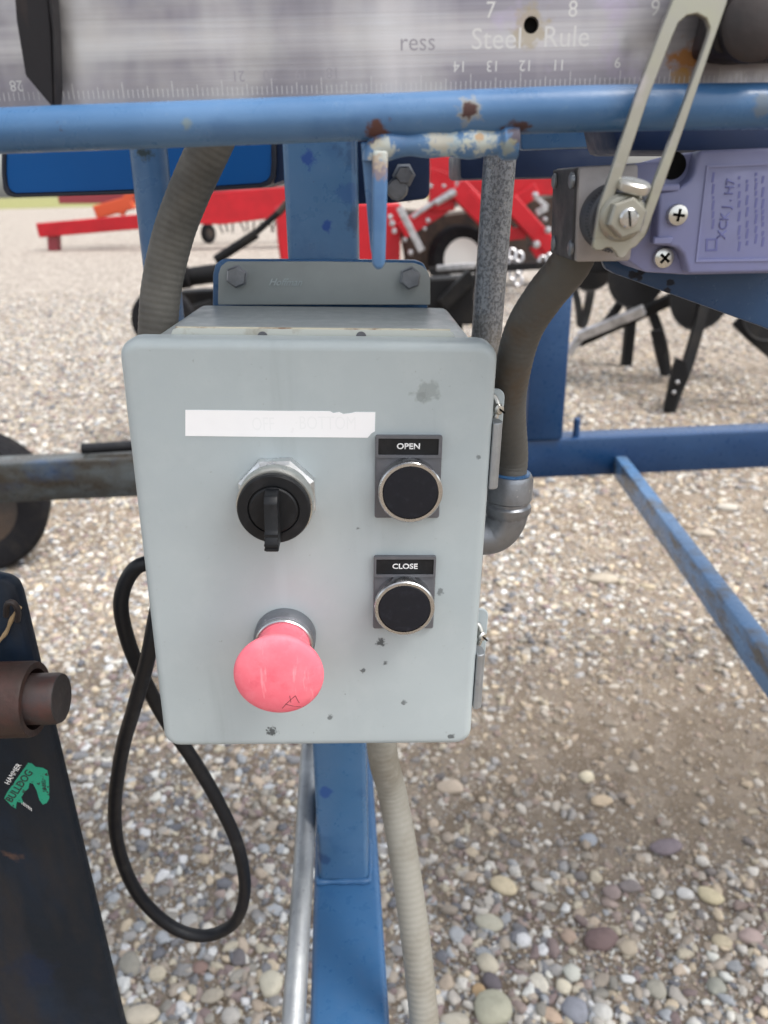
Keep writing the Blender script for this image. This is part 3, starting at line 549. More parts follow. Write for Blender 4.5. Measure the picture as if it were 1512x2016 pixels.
# dark cover on the head's side, with corner screws
q = [P(1139.5, 330, HS+.002), P(1132.5, 513, HS+.002)]
b = MB(); b.prism([q[0]-X*.0012, q[1]-X*.0012, q[1]-X*.0012+Y*.036, q[0]-X*.0012+Y*.036], (.0016, 0, 0)); b.bevel(.0004, 1); sc_ = b.build('side_cover', 'alloy_dark', hd)
for y_, dy in ((355, .004), (490, .004), (355, .032), (490, .032)):
    p0 = P(1138, y_, HS)+Y*dy-X*.0012; p0.x = q[0].x-.0012 if y_ < 400 else q[1].x-.0010
    b = MB(); b.lathe(p0, -X, [(.0028, 0), (.0028, .0008), (.002, .0013)], 18); b.build('cover_screw', 'cast', sc_)
DC = P(1203, 428, HS)
b = MB(); b.lathe(DC, -Y, [(.0112, 0), (.0112, .006), (.0108, .0075), (.0106, .0115), (.0095, .012)], 64)
for v in b.bm.verts:                              # knurl
    pass
dl = b.build('dial', 'dial', ls)
b = MB()
for k in range(60):
    a_ = 2*math.pi*k/60; rv = Vector((math.cos(a_), 0, math.sin(a_))); b.beam(DC+rv*.0092-Y*.0122, DC+rv*.0110-Y*.0085, .00035, .0006, Y)
b.build('knurl', 'alloy_dark', dl, 0)
# lever with its long slot
HL = .2600
def thick_ring(o, i, t): b = MB(); b.frame(o, i, (0, -t, 0)); return b
oL = [(1166, 470), (1176, 405), (1200, 335), (1247, 190), (1296, 60), (1330, -25), (1352, -55), (1385, -66), (1412, -50), (1428, -20), (1424, 10), (1396, 90), (1345, 240), (1301, 365), (1266, 462)]
iL = [(1192, 432), (1200, 400), (1226, 330), (1272, 192), (1318, 75), (1330, 48), (1346, 34), (1366, 30), (1384, 40), (1391, 58), (1388, 74), (1372, 120), (1324, 250), (1283, 358), (1262, 420)]
b = MB(); b.frame(poly(oL, HL), poly(iL, HL), (0, -.0026, 0)); b.bevel(.0003, 1); lv = b.build('lever', 'lever', ls)
ft = [(1166, 470), (1163, 486), (1168, 492), (1180, 492), (1190, 486), (1199, 487), (1207, 495), (1212, 505), (1220, 508), (1228, 504), (1236, 490), (1248, 484), (1266, 462), (1262, 420), (1192, 432)]
b = MB(); b.prism(poly(ft, HL+.0001), (0, -.0026, 0)); b.bevel(.0003, 1); b.build('lever_foot', 'lever', lv)
NC = P(1224, 428, HL-.0026)
b = MB(); b.lathe(P(1220, 428, HL+.012), -Y, [(.006, 0), (.006, .0123)], 24); b.build('shaft', 'zinc', lv)
b = MB(); b.lathe(NC, -Y, [(.0072, 0), (.0072, .0008), (.0064, .0018), (.006, .0019)], 40); b.lathe(NC-Y*.0018, -Y, [(.0061, 0), (.0061, .0042), (.0054, .0050), (.0001, .0050)], 6, .3); nu = b.build('lock_nut', 'lever', lv, 28)
b = MB(); b.lathe(NC-Y*.0066, -Y, [(.0029, 0), (.0029, .0012), (.0024, .0017), (.0001, .0018)], 24); bo = b.build('stud', 'chrome', lv)
b = MB(); b.box(NC-Y*.0084, (.0006, .0005, .0046), Matrix.Rotation(R(-10), 3, 'Y')); b.build('slot', 'hole', bo, 0)
q = P(1246, 372, HL-.003); ax = Vector((.16, -.25, .95)); b = MB(); b.lathe(q, ax, [(.0048, -.0006), (.0051, 0), (.0051, .0018), (.0044, .0024), (.0001, .0025)], 28); b.build('clamp_screw', 'zinc', lv)
b = MB(); b.prism(poly([(1206, 376), (1268, 386), (1258, 410), (1198, 410)], HL-.0004), (0, .006, 0)); b.bevel(.0006, 1); b.build('clamp_block', 'lever', lv)

# ================================================================== CONTROL BOX
U = Vector((.9991, .0208, -.0374)).normalized(); V = Vector((.0408, .0154, .999)); V = (V-U*V.dot(U)).normalized(); NN = U.cross(V)
BO = CAM+Vector((-.0335, .3223, -.1636))
def B(u, v, w=0): return BO+(U*u+V*v+NN*w)/1000
def UV(px, py, w=0):                          # photo pixel -> (u, v) on the box plane w mm in front of the door
    dr = ray(px, py); o_ = BO+NN*w/1000; t = (o_-CAM).dot(NN)/dr.dot(NN); q = CAM+dr*t-o_
    return q.dot(U)*1000, q.dot(V)*1000
cb = thing('control_box', 'light grey hinged metal control box with selector, buttons and pink emergency stop', 'control box', B(0, -104, -70))
def rl(hw, hh, r_, w, cu=0, cv_=0): return [B(u, v, w) for u, v in rr(cu, cv_, hw, hh, r_)]
HW, HH = 80.5, 105.7
marks = [(535, 1440, 3.2, .9), (750, 1265, 2.6, .9), (715, 1320, 1.6, .8), (795, 1383, 1.6, .7), (650, 1412, 1.8, .7), (888, 1450, 2, .8), (758, 1306, 1.5, .8), (866, 1166, 2, .6), (705, 1040, 1.0, .7), (942, 900, 1.2, .6)]
sp_ = [(tuple(B(*UV(x, y))), r_/1000, lin(62, 66, 68), s_, 700) for x, y, r_, s_ in marks]
sp_ += [(tuple(B(*UV(840, 770))), .006, lin(140, 148, 148), .8, 260), (tuple(B(*UV(832, 782))), .003, lin(130, 138, 138), .7, 300)]
doorm = pm('door_enamel', lin(170, 180, 183), .42, 0, [(lin(160, 170, 174), 12, .4, .7, .6, None), (lin(180, 189, 191), 50, .5, .75, .4, None), (lin(158, 166, 168), 320, .66, .72, .5, None), (lin(186, 198, 202), 45, .60, .74, .35, (1, 1, .06)), (lin(140, 148, 150), 26, .60, .76, .4, (1.4, 1, .12)), (lin(120, 122, 120), 420, .70, .73, .5, None), (lin(90, 94, 94), 170, .745, .765, .7, None)], (1000, .08, .0003), sp_)
b = MB(); b.loft([rl(HW-q_, HH-q_, 8-q_*.7, w_, 0, -.9) for q_, w_ in ((2, -13), (0, -13), (0, -4.2), (.4, -2.4), (1.5, -.8), (3.2, -.1), (4.6, 0))]); door = b.build('door', doorm, cb, 50)
BWd, BHt, BD = 75.5, 101, -143
b = MB(); b.loft([rl(BWd, BHt, 6, -13.4), rl(BWd, BHt, 6, BD+2), rl(BWd-1.5, BHt-1.5, 5, BD)]); b.build('body', 'boxtop', cb, 40)
# rolled drip lip behind the top of the door
L0, L1 = UV(330, 668, -15)[0], UV(905, 672, -15)[0]; t0, t1 = UV(346, 645, -15), UV(886, 651, -15); vt = (t0[1]+t1[1])/2
pl_ = [(L0-1, 100), (L1+1, 100), (L1-1, 102.8), (t1[0]+1, vt-.6), (t1[0]-1, vt), (t0[0]+1, vt), (t0[0]-1, vt-.6), (L0+1, 102.8)]
b = MB(); b.prism([B(u, v, -14) for u, v in pl_], NN*-.0016); b.build('drip_lip', 'drip', cb, 20)
b = MB(); b.prism([B(u, v, -14.3) for u, v in ((t0[0], vt), (t1[0], vt), (t1[0], vt+.5), (t0[0], vt+.5))], NN*-.0020); b.build('gasket_edge', 'cream', cb, 0)
for x in (517, 711):
    u, v = UV(x, 665, -13.6); b = MB(); b.lathe(B(u, v+.4, -14), NN, [(2.3e-3, 0), (2.3e-3, .6e-3)], 20); b.build('lip_rivet', 'legend', cb)
# mounting flange with bolts
wF = BD-.2; fo = [UV(*p, wF) for p in ((429, 600), (430, 540), (435, 524), (447, 515), (640, 515), (815, 518), (832, 524), (843, 536), (847, 552), (847, 600))]
b = MB(); b.prism([B(u, v, wF) for u, v in fo], NN*-.0025); b.bevel(.0005, 2); fl = b.build('mounting_flange', 'flange', cb)
p_ = UV(561, 556, wF); rtv = U; text('Hoffman', .0056, 'box', fl, B(*p_, wF), U, V, 'embossed_name', .0005, 0, .45)
for x, y in ((465, 545), (808, 548)):
    u, v = UV(x, y, wF+3); b = MB(); b.lathe(B(u, v, wF), NN, [(.0068, 0), (.0068, .0005), (.0058, .0007), (.0061, .0008), (.0061, .0036), (.0054, .0043), (.0001, .0043)], 6, .35); bt = b.build('flange_bolt', 'cast', fl, 25)
    b = MB()
    for k in range(3):
        a_ = R(90+120*k); q = B(u, v, wF+4.3); b.beam(q+(U*math.cos(a_)+V*math.sin(a_))*.0016, q+(U*math.cos(a_)+V*math.sin(a_))*.0044, .0006, .0003, NN)
    b.build('grade_mark', 'cast', bt, 0)
# door clamps on the right edge
for ya, yb, tya, tyb in ((828, 957, 768, 925), (1280, 1386, 1204, 1335)):
    xa = 978-(ya-690)*.0763; xb = 978-(yb-690)*.0763
    va, vb = UV(xa+6, ya, -6)[1], UV(xb+6, yb, -6)[1]; ua = HW
    b = MB(); b.loft([[B(u, v, w_) for u, w_ in ((ua+.1, -1.5), (ua+2.2, -1.0), (ua+4.3, -2.6), (ua+5.0, -5.5), (ua+4.3, -9), (ua+2.2, -11), (ua+.1, -11.5))] for v in (vb, vb+.8, va-.8, va)]); b.bevel(.0004, 1); cl = b.build('door_clamp', 'galv', cb)
    vta, vtb = UV(985, tya, -18)[1], UV(985, tyb, -18)[1]; mid = (vta+vtb)/2; hh_ = (vta-vtb)/2
    b = MB(); b.prism([B(u, v, -22) for u, v in rr(BWd+5.5, mid, 7.5, hh_, 4)], NN*.0015); b.bevel(.0003, 1); b.build('clamp_tab', 'box', cl)
    q = B(HW+2.5, va+3.0, -14.5); b = MB(); b.tube(spline([B(HW+1.0, va-6, -15), B(HW+3.4, va-1, -15), B(HW+4.2, va+4, -16), B(HW+2.6, va+8, -17.5), B(HW-.5, va+8.5, -18)], 6), .0013, 10); b.build('clamp_hook', 'zinc', cl)
    b = MB(); b.lathe(B(HW+4.4, va+3.0, -14.6), NN+U*.5, [(.0026, -.004), (.0026, .0008), (.0018, .0016), (.0001, .0017)], 18); sw = b.build('clamp_screw', 'zinc', cl)
    b = MB(); b.box(B(HW+5.3, va+3.0, -12.8), (.0045, .0006, .0007), Matrix.Rotation(R(-25), 3, 'Z') @ Matrix.Rotation(R(35), 3, 'Y')); b.build('screw_slot', 'hole', cl, 0)
# torn white label tape with faded print
tpx = [(365, 807), (520, 808.5), (650, 809.5), (656, 813), (668, 811), (676, 815), (692, 813), (700, 811), (739, 811.5), (738, 849), (731, 853), (724, 861.5), (540, 860), (365, 858)]
b = MB(); b.prism([B(*UV(x, y), .02) for x, y in tpx], NN*.00022); tape = b.build('label_tape', 'tape', cb, 0)
for s_, x, y, sz in (('OFF', 518, 836, 38), ('BOTTOM', 645, 834, 38)):
    u, v = UV(x, y, .25); text(s_, sz/4400, 'faded', tape, B(u, v, .24), U, V, 'faded_lettering', .00002, 0, sx=.66 if s_ == 'OFF' else .70)
# selector switch
su, sv_ = UV(539, 1003, 20)
sel = thing('x', 'x', 'x', (0, 0, 0)); bpy.data.objects.remove(sel)
b = MB(); b.lathe(B(su, sv_, 0), NN, [(.0182, .0002), (.0182, .0052), (.0166, .0068), (.0140, .0068)], 8, R(22.5)); sel = b.build('selector_switch', 'nut', cb, 20)
b = MB(); b.lathe(B(su, sv_, 6.6), NN, [(.0160, 0), (.0168, .003), (.0168, .0098), (.0164, .0106), (.0150, .0106), (.0150, .009)], 56); b.build('selector_ring', 'zinc', sel)
b = MB(); b.lathe(B(su, sv_, 14), NN, [(.0154, 0), (.0154, .0030), (.0158, .0034), (.0158, .0060), (.0152, .0068), (.0112, .0068), (.0108, .0058), (.0002, .0058)], 56); b.build('selector_collar', 'black', sel)
b = MB(); b.lathe(B(su, sv_, 19.6), NN, [(.0104, 0), (.0104, .0016), (.0098, .0022), (.0002, .0022)], 48); b.build('selector_dial', 'black', sel)
kb = [(-13.5, 21.5), (-14.2, 33), (-11, 34.5), (-7, 33.2), (-5.5, 32), (-4.5, 31.5), (7, 31), (9.5, 29), (10.4, 25), (10.4, 21.5)]
b = MB(); b.prism([B(su-2.9, sv_+v, w_) for v, w_ in kb], U*.0058); b.bevel(.0007, 2); kn = b.build('selector_handle', 'black', sel)
b = MB()
for v in (-12.6, -10.6, -8.6, -6.6): b.box(B(su, sv_+v, 34.0 if v < -9 else 33.2), (.0060, .0009, .0006), Matrix((U, V, NN)).transposed())
b.build('grip_ridge', 'black', kn, 0)
# push buttons
for word, bx_, by_, (pl0, pt0, pr0, pb0), ins in (('OPEN', 808, 969, (738, 858, 869, 1020), (745, 863, 863, 896)), ('CLOSE', 796, 1197, (735, 1096, 857, 1238), (741, 1101, 853, 1131))):
    uu = [UV(pl0, pt0, 2), UV(pr0, pt0, 2), UV(pr0-2, pb0, 2), UV(pl0+1, pb0, 2)]
    u0 = (uu[0][0]+uu[3][0])/2; u1 = (uu[1][0]+uu[2][0])/2; v1 = (uu[0][1]+uu[1][1])/2; v0 = (uu[2][1]+uu[3][1])/2
    cu_, cv2 = (u0+u1)/2, (v0+v1)/2; hw_, hh_ = (u1-u0)/2, (v1-v0)/2
    b = MB(); b.loft([rl(hw_, hh_, 1, .1, cu_, cv2), rl(hw_, hh_, 1, 1.6, cu_, cv2), rl(hw_-.5, hh_-.5, .8, 2.2, cu_, cv2)]); pb_ = b.build('push_button', 'legend', cb, 30)
    i0, i1 = UV(ins[0], ins[1], 3), UV(ins[2], ins[3], 3); cu2, cw2 = (i0[0]+i1[0])/2, (i0[1]+i1[1])/2; iw, ih = (i1[0]-i0[0])/2, (i0[1]-i1[1])/2
    o_ = [B(u, v, 2.1) for u, v in rr(cu_, cw2, hw_-.2, ih+1.3, .6, 2)]; i_ = [B(u, v, 2.1) for u, v in rr(cu2, cw2, iw, ih, .3, 2)]
    b = MB(); b.frame(o_, i_, NN*.0012); b.build('legend_frame', 'legend', pb_, 20)
    b = MB(); b.loft([[B(u, v, 2.15+k) for u, v in rr(cu2, cw2, iw, ih, .3, 2)] for k in (0, .5)]); b.build('legend_insert', 'black', pb_, 20)
    text(word, .00375, 'white', pb_, B(cu2, cw2, 2.68), U, V, 'lettering', .00003, .00009, sx=1.08)
    u, v = UV(bx_, by_, 10)
    b = MB(); b.lathe(B(u, v, 2), NN, [(.0136, 0), (.0139, .004), (.0143, .0072), (.0143, .0086), (.0138, .0092), (.0125, .0092), (.0125, .0078)], 64); b.build('button_bezel', 'chrome', pb_)
    b = MB(); b.lathe(B(u, v, 6), NN, [(.01235, 0), (.01235, .0048), (.0119, .0053), (.006, .0055), (.0002, .0055)], 56); b.build('button_cap', 'cap', pb_)
# emergency stop
eu, ev = UV(549, 1328, 34); 
b = MB(); b.lathe(B(eu, ev, 0), NN, [(.0150, .0002), (.0150, .0055), (.0143, .0072), (.0136, .0075), (.0136, .0095)], 56); es = b.build('emergency_stop', 'cast', cb, 35)
b = MB(); b.lathe(B(eu, ev, 7.4), NN, [(.0139, 0), (.0139, .0024), (.0134, .0030), (.0128, .0030)], 56); b.build('stop_ring', 'chrome', es)
b = MB(); b.lathe(B(eu, ev, 9), NN, [(.0126, 0), (.0124, .004), (.0128, .009), (.0142, .0140), (.0168, .0185), (.0190, .0215), (.0200, .0234), (.0203, .0248), (.0201, .0259), (.0192, .0269), (.0165, .0280), (.012, .0289), (.007, .0294), (.0002, .0296)], 64); mu = b.build('mushroom_cap', 'pink', es, 60)
b = MB()
def dome(px, py):
    for w_ in (36.6,): u, v = UV(px, py, w_)
    r_ = math.hypot(u-eu, v-ev)/1000; w_ = 9+1000*np.interp(r_, [0, .007, .012, .0165, .0192, .0201], [.0296, .0294, .0289, .0280, .0269, .0259])
    return B(u, v, w_+.02)
for s_ in (((556, 1393), (565, 1382), (575, 1372), (582, 1366)), ((582, 1366), (588, 1380), (597, 1394)), ((562, 1383), (575, 1388), (592, 1393)), ((571, 1366), (573, 1380))):
    b.tube([dome(*p) for p in s_], .00016, 6)
b.build('scratched_mark', pm('scratch', lin(120, 52, 58), .7), es)

# ================================================================== CONDUITS, PIPES, CABLE
def flex(name, label, pts, r_, mat, group=None, pitch=.0034, amp=.00007, base=None, ridge=True):
    p, s_ = resample(spline(pts, 14), pitch/5 if ridge else .004)
    b = MB(); b.tube(p, (lambda i: r_+amp*math.cos(2*math.pi*s_[i]/pitch)) if ridge else r_, 30 if ridge else 20)
    return b
cl = thing('flexible_conduit', 'dark grey flexible conduit arching down in front of the round blue post', 'conduit', B(-91, 0, -78))
pts = [P(480, 130, .405), P(450, 205, .408), P(417, 280, .410), P(376, 370, .412), P(342, 460, .413), P(319, 560, .412), P(311, 650, .410)]+[B(-88.5, v, -84) for v in (60, 25)]
pts = pts[:7]+[B(-88, 70, -86), B(-87.5, 30, -86)]
b = flex('', '', pts, .0102, ''); b.build('conduit_hose', 'conduit', cl, 60)
b = MB(); b.lathe(B(-87.5, 32, -86), -V, [(.0105, 0), (.0112, .002), (.0112, .014), (.0105, .016), (.0105, .024)], 24); b.build('collar', 'cast', cl)
pe = spline([B(-87.5, 10, -86), B(-87, 0, -86), B(-83, -8, -86), B(-75.8, -9, -86)], 6); b = MB(); b.tube(pe, .0100, 20); b.build('elbow', 'cast', cl)
# right conduit from the switch to the box
e0 = UV(1003, 938, -50); e1 = UV(1000, 998, -50); EU = (e0[0]+e1[0])/2
cr_ = thing('flexible_conduit', 'dirty brown-stained conduit curving from the limit switch to the box side', 'conduit', B(EU, e1[1], -50))
pts = [P(1148, 455, .320), P(1122, 520, .321), P(1074, 580, .330), P(1033, 645, .342), P(1011, 720, .352), P(1001, 800, .362), B(EU, e0[1]+12, -50), B(EU, e0[1]-2, -50)]
b = flex('', '', pts, .0084, ''); b.build('conduit_hose', 'conduit_dirty', cr_, 60)
b = MB(); b.lathe(B(EU, e0[1]+1.5, -50), -V, [(.0098, -.0004), (.0113, -.0002), (.0123, .002), (.0125, .0135), (.0113, .0145), (.0113, .0160), (.0125, .0172), (.0125, .0205), (.0112, .0225), (.0108, .024)], 14); b.build('collar', 'cast', cr_, 40)
b = MB(); b.lathe(B(EU, e0[1]+1.4, -50), V, [(.0095, -.001), (.0104, .0002), (.0104, .0010), (.0095, .0012)], 28); b.build('ferrule', 'blue_clean', cr_)
pe = spline([B(EU, e0[1]-16, -50), B(EU-.2, e0[1]-24, -50), B(EU-4, e0[1]-31, -50), B(EU-10, e0[1]-34, -50), B(BWd+.3, e0[1]-35, -50)], 6); b = MB(); b.tube(pe, lambda i: .0112-.00005*i, 18); b.build('elbow', 'cast', cr_)
# pale conduit below the box
cp = thing('flexible_conduit', 'pale grey ribbed conduit hanging out of the bottom of the box', 'conduit', B(42, -101.5, -95))
q0 = UV(752, 1470, -95)
pts = [B(q0[0]-3, -100, -95), B(q0[0], q0[1], -95), P(772, 1560, .418), P(794, 1680, .40), P(817, 1840, .375), P(836, 2016, .35), P(852, 2200, .32), P(866, 2420, .30), P(880, 2700, .30)]
b = flex('', '', pts, .0103, '', pitch=.0042, amp=.00010); b.build('conduit_hose', 'conduit_pale', cp, 60)
b = MB(); b.lathe(B(q0[0]-3, -100.8, -95), -V, [(.0125, 0), (.0125, .006), (.0112, .008), (.0112, .012)], 8); b.build('gland_nut', 'cast', cp, 30)
# rigid galvanised pipes
t0_, t1_ = P(985, 300, .462), P(957, 670, .462); dd = (t1_-t0_).normalized()
b = MB(); b.lathe(t0_-dd*.09, dd, [(.0090, 0), (.0090, .09+(t1_-t0_).length+.26)], 32)
o = b.build('rigid_pipe', 'speckle'); tag(o, 'pitted grey steel pipe standing behind the box under the rod bracket', 'pipe')
pts = [P(640, 1400, .55), P(620, 1440, .545), P(605, 1490, .53), P(602, 1560, .505), P(597, 1680, .475), P(586, 1850, .435), P(576, 2010, .40), P(560, 2300, .35)]
pts = [P(640, 1395, .60), P(615, 1450, .585), P(608, 1500, .56), P(605, 1560, .525), P(599, 1680, .47), P(588, 1850, .405), P(578, 2010, .355), P(556, 2350, .27)]
pts = [Vector((p.x, p.y, max(p.z, .70))) for p in pts]
p, s_ = resample(spline(pts, 10), .004); b = MB(); b.tube(p, .0084, 24); o = b.build('rigid_pipe', 'galv'); tag(o, 'shiny galvanised pipe running along the lower blue beam', 'pipe')
# black cable loop
cpx = [(420, 1150, .50), (350, 1120, .455), (295, 1108, .435), (258, 1128, .432), (238, 1185, .43), (250, 1255, .43), (280, 1330, .432), (325, 1415, .438), (380, 1495, .44), (430, 1580, .44), (468, 1665, .44), (482, 1750, .44), (462, 1815, .44), (405, 1842, .44), (340, 1825, .44), (275, 1765, .438), (236, 1680, .434), (226, 1590, .428), (240, 1480, .42), (265, 1390, .413), (290, 1300, .411), (312, 1190, .42), (340, 1090, .44), (380, 1000, .47)]
p, s_ = resample(spline([P(*q) for q in cpx], 10), .003); b = MB(); b.tube(p, .0049, 20)
o = b.build('power_cable', 'cable', None, 60); tag(o, 'thick black rubber cable hanging in a loop below the box', 'cable')

# ================================================================== JACK PLATE AT LOWER LEFT
HJ = .365
jk = thing('jack_stand', 'dark blue-black steel jack plate with rusty pivot pin and green decal', 'jack', (P(60, 1600, HJ).x-.05, HJ+.03, 0))
re0, re1 = P(38, 1175, HJ), P(240, 2016, HJ); xr = lambda z: re0.x+(re1.x-re0.x)*(z-re0.z)/(re1.z-re0.z)
zt = P(20, 1135, HJ).z; z_ = re0.z
jp = [(re0.x-.16, zt), (re0.x-.012, zt), (re0.x-.005, zt-.002), (re0.x-.001, zt-.006), (re0.x, z_), (xr(.75), .75), (xr(.75)+.01, 0), (re0.x-.16, 0)]
b = MB(); b.prism([Vector((x, HJ, z)) for x, z in jp], (0, .009, 0)); b.bevel(.0025, 2); pj = b.build('plate', 'jack', jk)
pa = P(60, 1376, HJ-.026); rb_ = pxm(74, pa); rpn = pxm(50, pa)
xe = P(78, 1376, HJ-.026).x-.002
b = MB(); b.lathe((xe-.10, pa.y, pa.z), X, [(rb_, 0), (rb_, .098), (rb_*.97, .1), (rb_*.80, .1), (rb_*.78, .092), (rb_*.4, .092)], 40); b.build('pivot_bushing', 'rusty', jk, 40)
b = MB(); xp = P(120, 1374, HJ-.026).x; b.lathe((xe-.02, pa.y, pa.z), X, [(rpn, 0), (rpn, xp-xe+.018), (rpn*.95, xp-xe+.020)], 40); pn = b.build('pivot_pin', 'pin', jk, 40)
b = MB(); b.lathe((xp-.0004, pa.y, pa.z), X, [(rpn*.95, 0), (rpn*.94, .0008), (.0002, .0009)], 40); b.build('pin_end', 'pin_end', pn)
pts = [P(40, 1195, HJ-.003), P(25, 1215, HJ-.004), P(12, 1245, HJ-.003), P(-5, 1265, HJ-.004), P(-25, 1285, HJ-.003)]
b = MB(); b.tube(spline(pts, 6), lambda i: .0011+.0002*math.sin(i*1.1), 7); b.build('twine', 'straw', jk)
pts = [P(12, 1212, HJ-.004), P(14, 1190, HJ-.008), P(24, 1186, HJ-.009), P(32, 1194, HJ-.008), P(36, 1206, HJ-.006), P(34, 1222, HJ-.004)]
b = MB(); b.tube(spline(pts, 6), .0016, 10); b.build('wire_loop', 'pin_end', jk)
HD = HJ-.0002
dp = [(8, 1572), (14, 1560), (55, 1502), (62, 1503), (70, 1510), (84, 1512), (93, 1517), (96, 1530), (97, 1572), (92, 1581), (84, 1584), (77, 1574), (72, 1556), (65, 1543), (58, 1541), (56, 1552), (48, 1560), (42, 1570), (46, 1582), (33, 1578), (31, 1592), (22, 1586)]
b = MB(); b.prism(poly(dp, HD), (0, .0002, 0)); dc = b.build('decal', 'sticker', jk, 0)
def dtext(s_, px, py, size_px, mat, rot, bold=.0001, sx=1, h=HD-.0001):
    p = P(px, py, h); q = pxm(size_px, p); a_ = R(rot); text(s_, q, mat, dc, p, Vector((math.cos(a_), 0, math.sin(a_))), Vector((-math.sin(a_), 0, math.cos(a_))), 'lettering', .00008, bold, sx=sx)
dtext('HAMMER', 26, 1524, 15, 'white', 54, .00003); dtext('BULLDOG', 38, 1548, 21, 'decal_black', 52, .00008); dtext('LABEL', 87, 1547, 11, 'decal_black', 84, .00003)
b = MB()
for k in range(7): x0_ = 42+k*3.1+random.random(); y0_ = 1578+k*2.2; b.prism(poly([(x0_, y0_), (x0_+1.1, y0_-1), (x0_+1.5, y0_+6), (x0_+.5, y0_+5)], HD), (0, .0002, 0))
b.build('decal_flecks', 'white', dc, 0)

# ================================================================== BACKGROUND
def wheel(name, label, c, r_, wd, axis, rimf, rimmat='rim', tread=True, group=None, cat='wheel', par=None):
    t = par or thing(name, label, cat, (c.x, c.y, 0), group); a_ = Vector(axis).normalized()
    b = MB(); h_ = wd/2
    prof = [(r_*rimf, -h_*.8), (r_*.80, -h_), (r_*.93, -h_*.95), (r_*.985, -h_*.75)]
    for k in range(5):
        x = (-.6+.3*k)*h_; prof += [(r_, x-.05*h_), (r_, x+.05*h_)] if not tread else [(r_*.985, x-.12*h_), (r_, x-.07*h_), (r_, x+.10*h_), (r_*.985, x+.14*h_)]
    prof += [(r_*.985, h_*.75), (r_*.93, h_*.95), (r_*.80, h_), (r_*rimf, h_*.8)]
    b.lathe(c, a_, prof, 48, 0, False); ty = b.build('tyre', 'tyre', t, 40)
    b = MB(); b.lathe(c, a_, [(r_*rimf*1.01, -h_*.82), (r_*rimf*.9, -h_*.86), (r_*rimf*.85, -h_*.4), (r_*.2, -h_*.35), (r_*.18, -h_*.7), (r_*.02, -h_*.72), (r_*.02, h_*.7), (r_*rimf, h_*.8)], 32); b.build('rim', rimmat, t, 30)
    return t
def bar(par, name, p0, p1, h0, h1, wpx, mat, square=True, tpx=None):
    q0, q1 = P(*p0, h0), P(*p1, h1); w_ = pxm(wpx, (q0+q1)/2); b = MB()
    if square:
        up = -Y if abs((q1-q0).normalized().y) < .9 else Z
        dd = (q1-q0).normalized(); x = dd.cross(up).normalized(); b.beam(q0, q1, w_, pxm(tpx or wpx, (q0+q1)/2), up); b.bevel(w_*.06, 1)
    else: b.tube([q0, q1], w_/2, 14)
    return b.build(name, mat, par)
# wheel beyond the frame at left
hw_ = 2.62; wc = P(-66, 940, hw_); wr = pxm(143, wc); wc.z = wr
wt = wheel('implement_wheel', 'black ribbed tyre standing on gravel behind the brown weathered end of the blue beam', wc, wr, .19, Vector((.30, -1, .0)), .6, 'grime')
b = MB(); b.tube([wc, wc+Vector((-.3, 1, 0))*.4], .03, 12); b.build('axle', 'farmblack', wt)
# black hose resting on the back beam at left
q0, q1 = on_back(168, 890)+pr*.045, on_back(420, 880)+pr*.045
b = MB(); b.tube(spline([Vector((q0.x, q0.y, ZF+.0135)), (q0+q1)/2*1+Z*(ZF+.016-((q0+q1)/2).z), Vector((q1.x, q1.y, ZF+.0135))], 8), .0125, 16); o = b.build('rubber_hose', 'cable'); tag(o, 'black hose end lying on the weathered blue beam', 'hose')
# far red implement at left
h1 = G(106, 493).y; ri = thing('tillage_implement', 'long red implement with a foot, orange bracket and small wheel far across the yard', 'farm implement', G(106, 493))
bar(ri, 'tongue', (80, 453), (560, 412), h1, h1-1.0, 27, 'red'); bar(ri, 'foot', (106, 455), (108, 494), h1, h1, 20, 'maroon')
bar(ri, 'upper_beam', (118, 388), (600, 384), h1+1, h1+1, 24, 'maroon'); bar(ri, 'hitch_bracket', (190, 418), (262, 398), h1+.3, h1+.3, 24, 'orange')
bar(ri, 'hitch_riser', (236, 420), (262, 372), h1+.25, h1+.25, 16, 'orange')
b = MB(); b.prism(poly([(360, 385), (470, 374), (580, 366), (580, 428), (520, 432), (440, 442), (400, 442), (365, 436)], h1-1.2), (0, .5, 0)); b.bevel(.02, 1); b.build('main_deck', 'red', ri)
cw = P(412, 458, h1-.6); wr_ = pxm(20, cw); cwg = G(412, 479); cw = Vector((cwg.x, cwg.y, wr_)); wheel('', '', cw, wr_, wr_*.55, (.9, -.5, 0), .5, 'grime', False, par=ri)
bar(ri, 'rear_leg', (560, 400), (556, 480), h1-1.2, h1-1.2, 14, 'red')
for k in range(9):
    x = 430+k*14; bar(ri, 'spring_tooth', (x, 436), (x+random.uniform(-10, 12), 452+random.uniform(0, 8)), h1-1.0, h1-1.0, 3, 'farmblack', False)
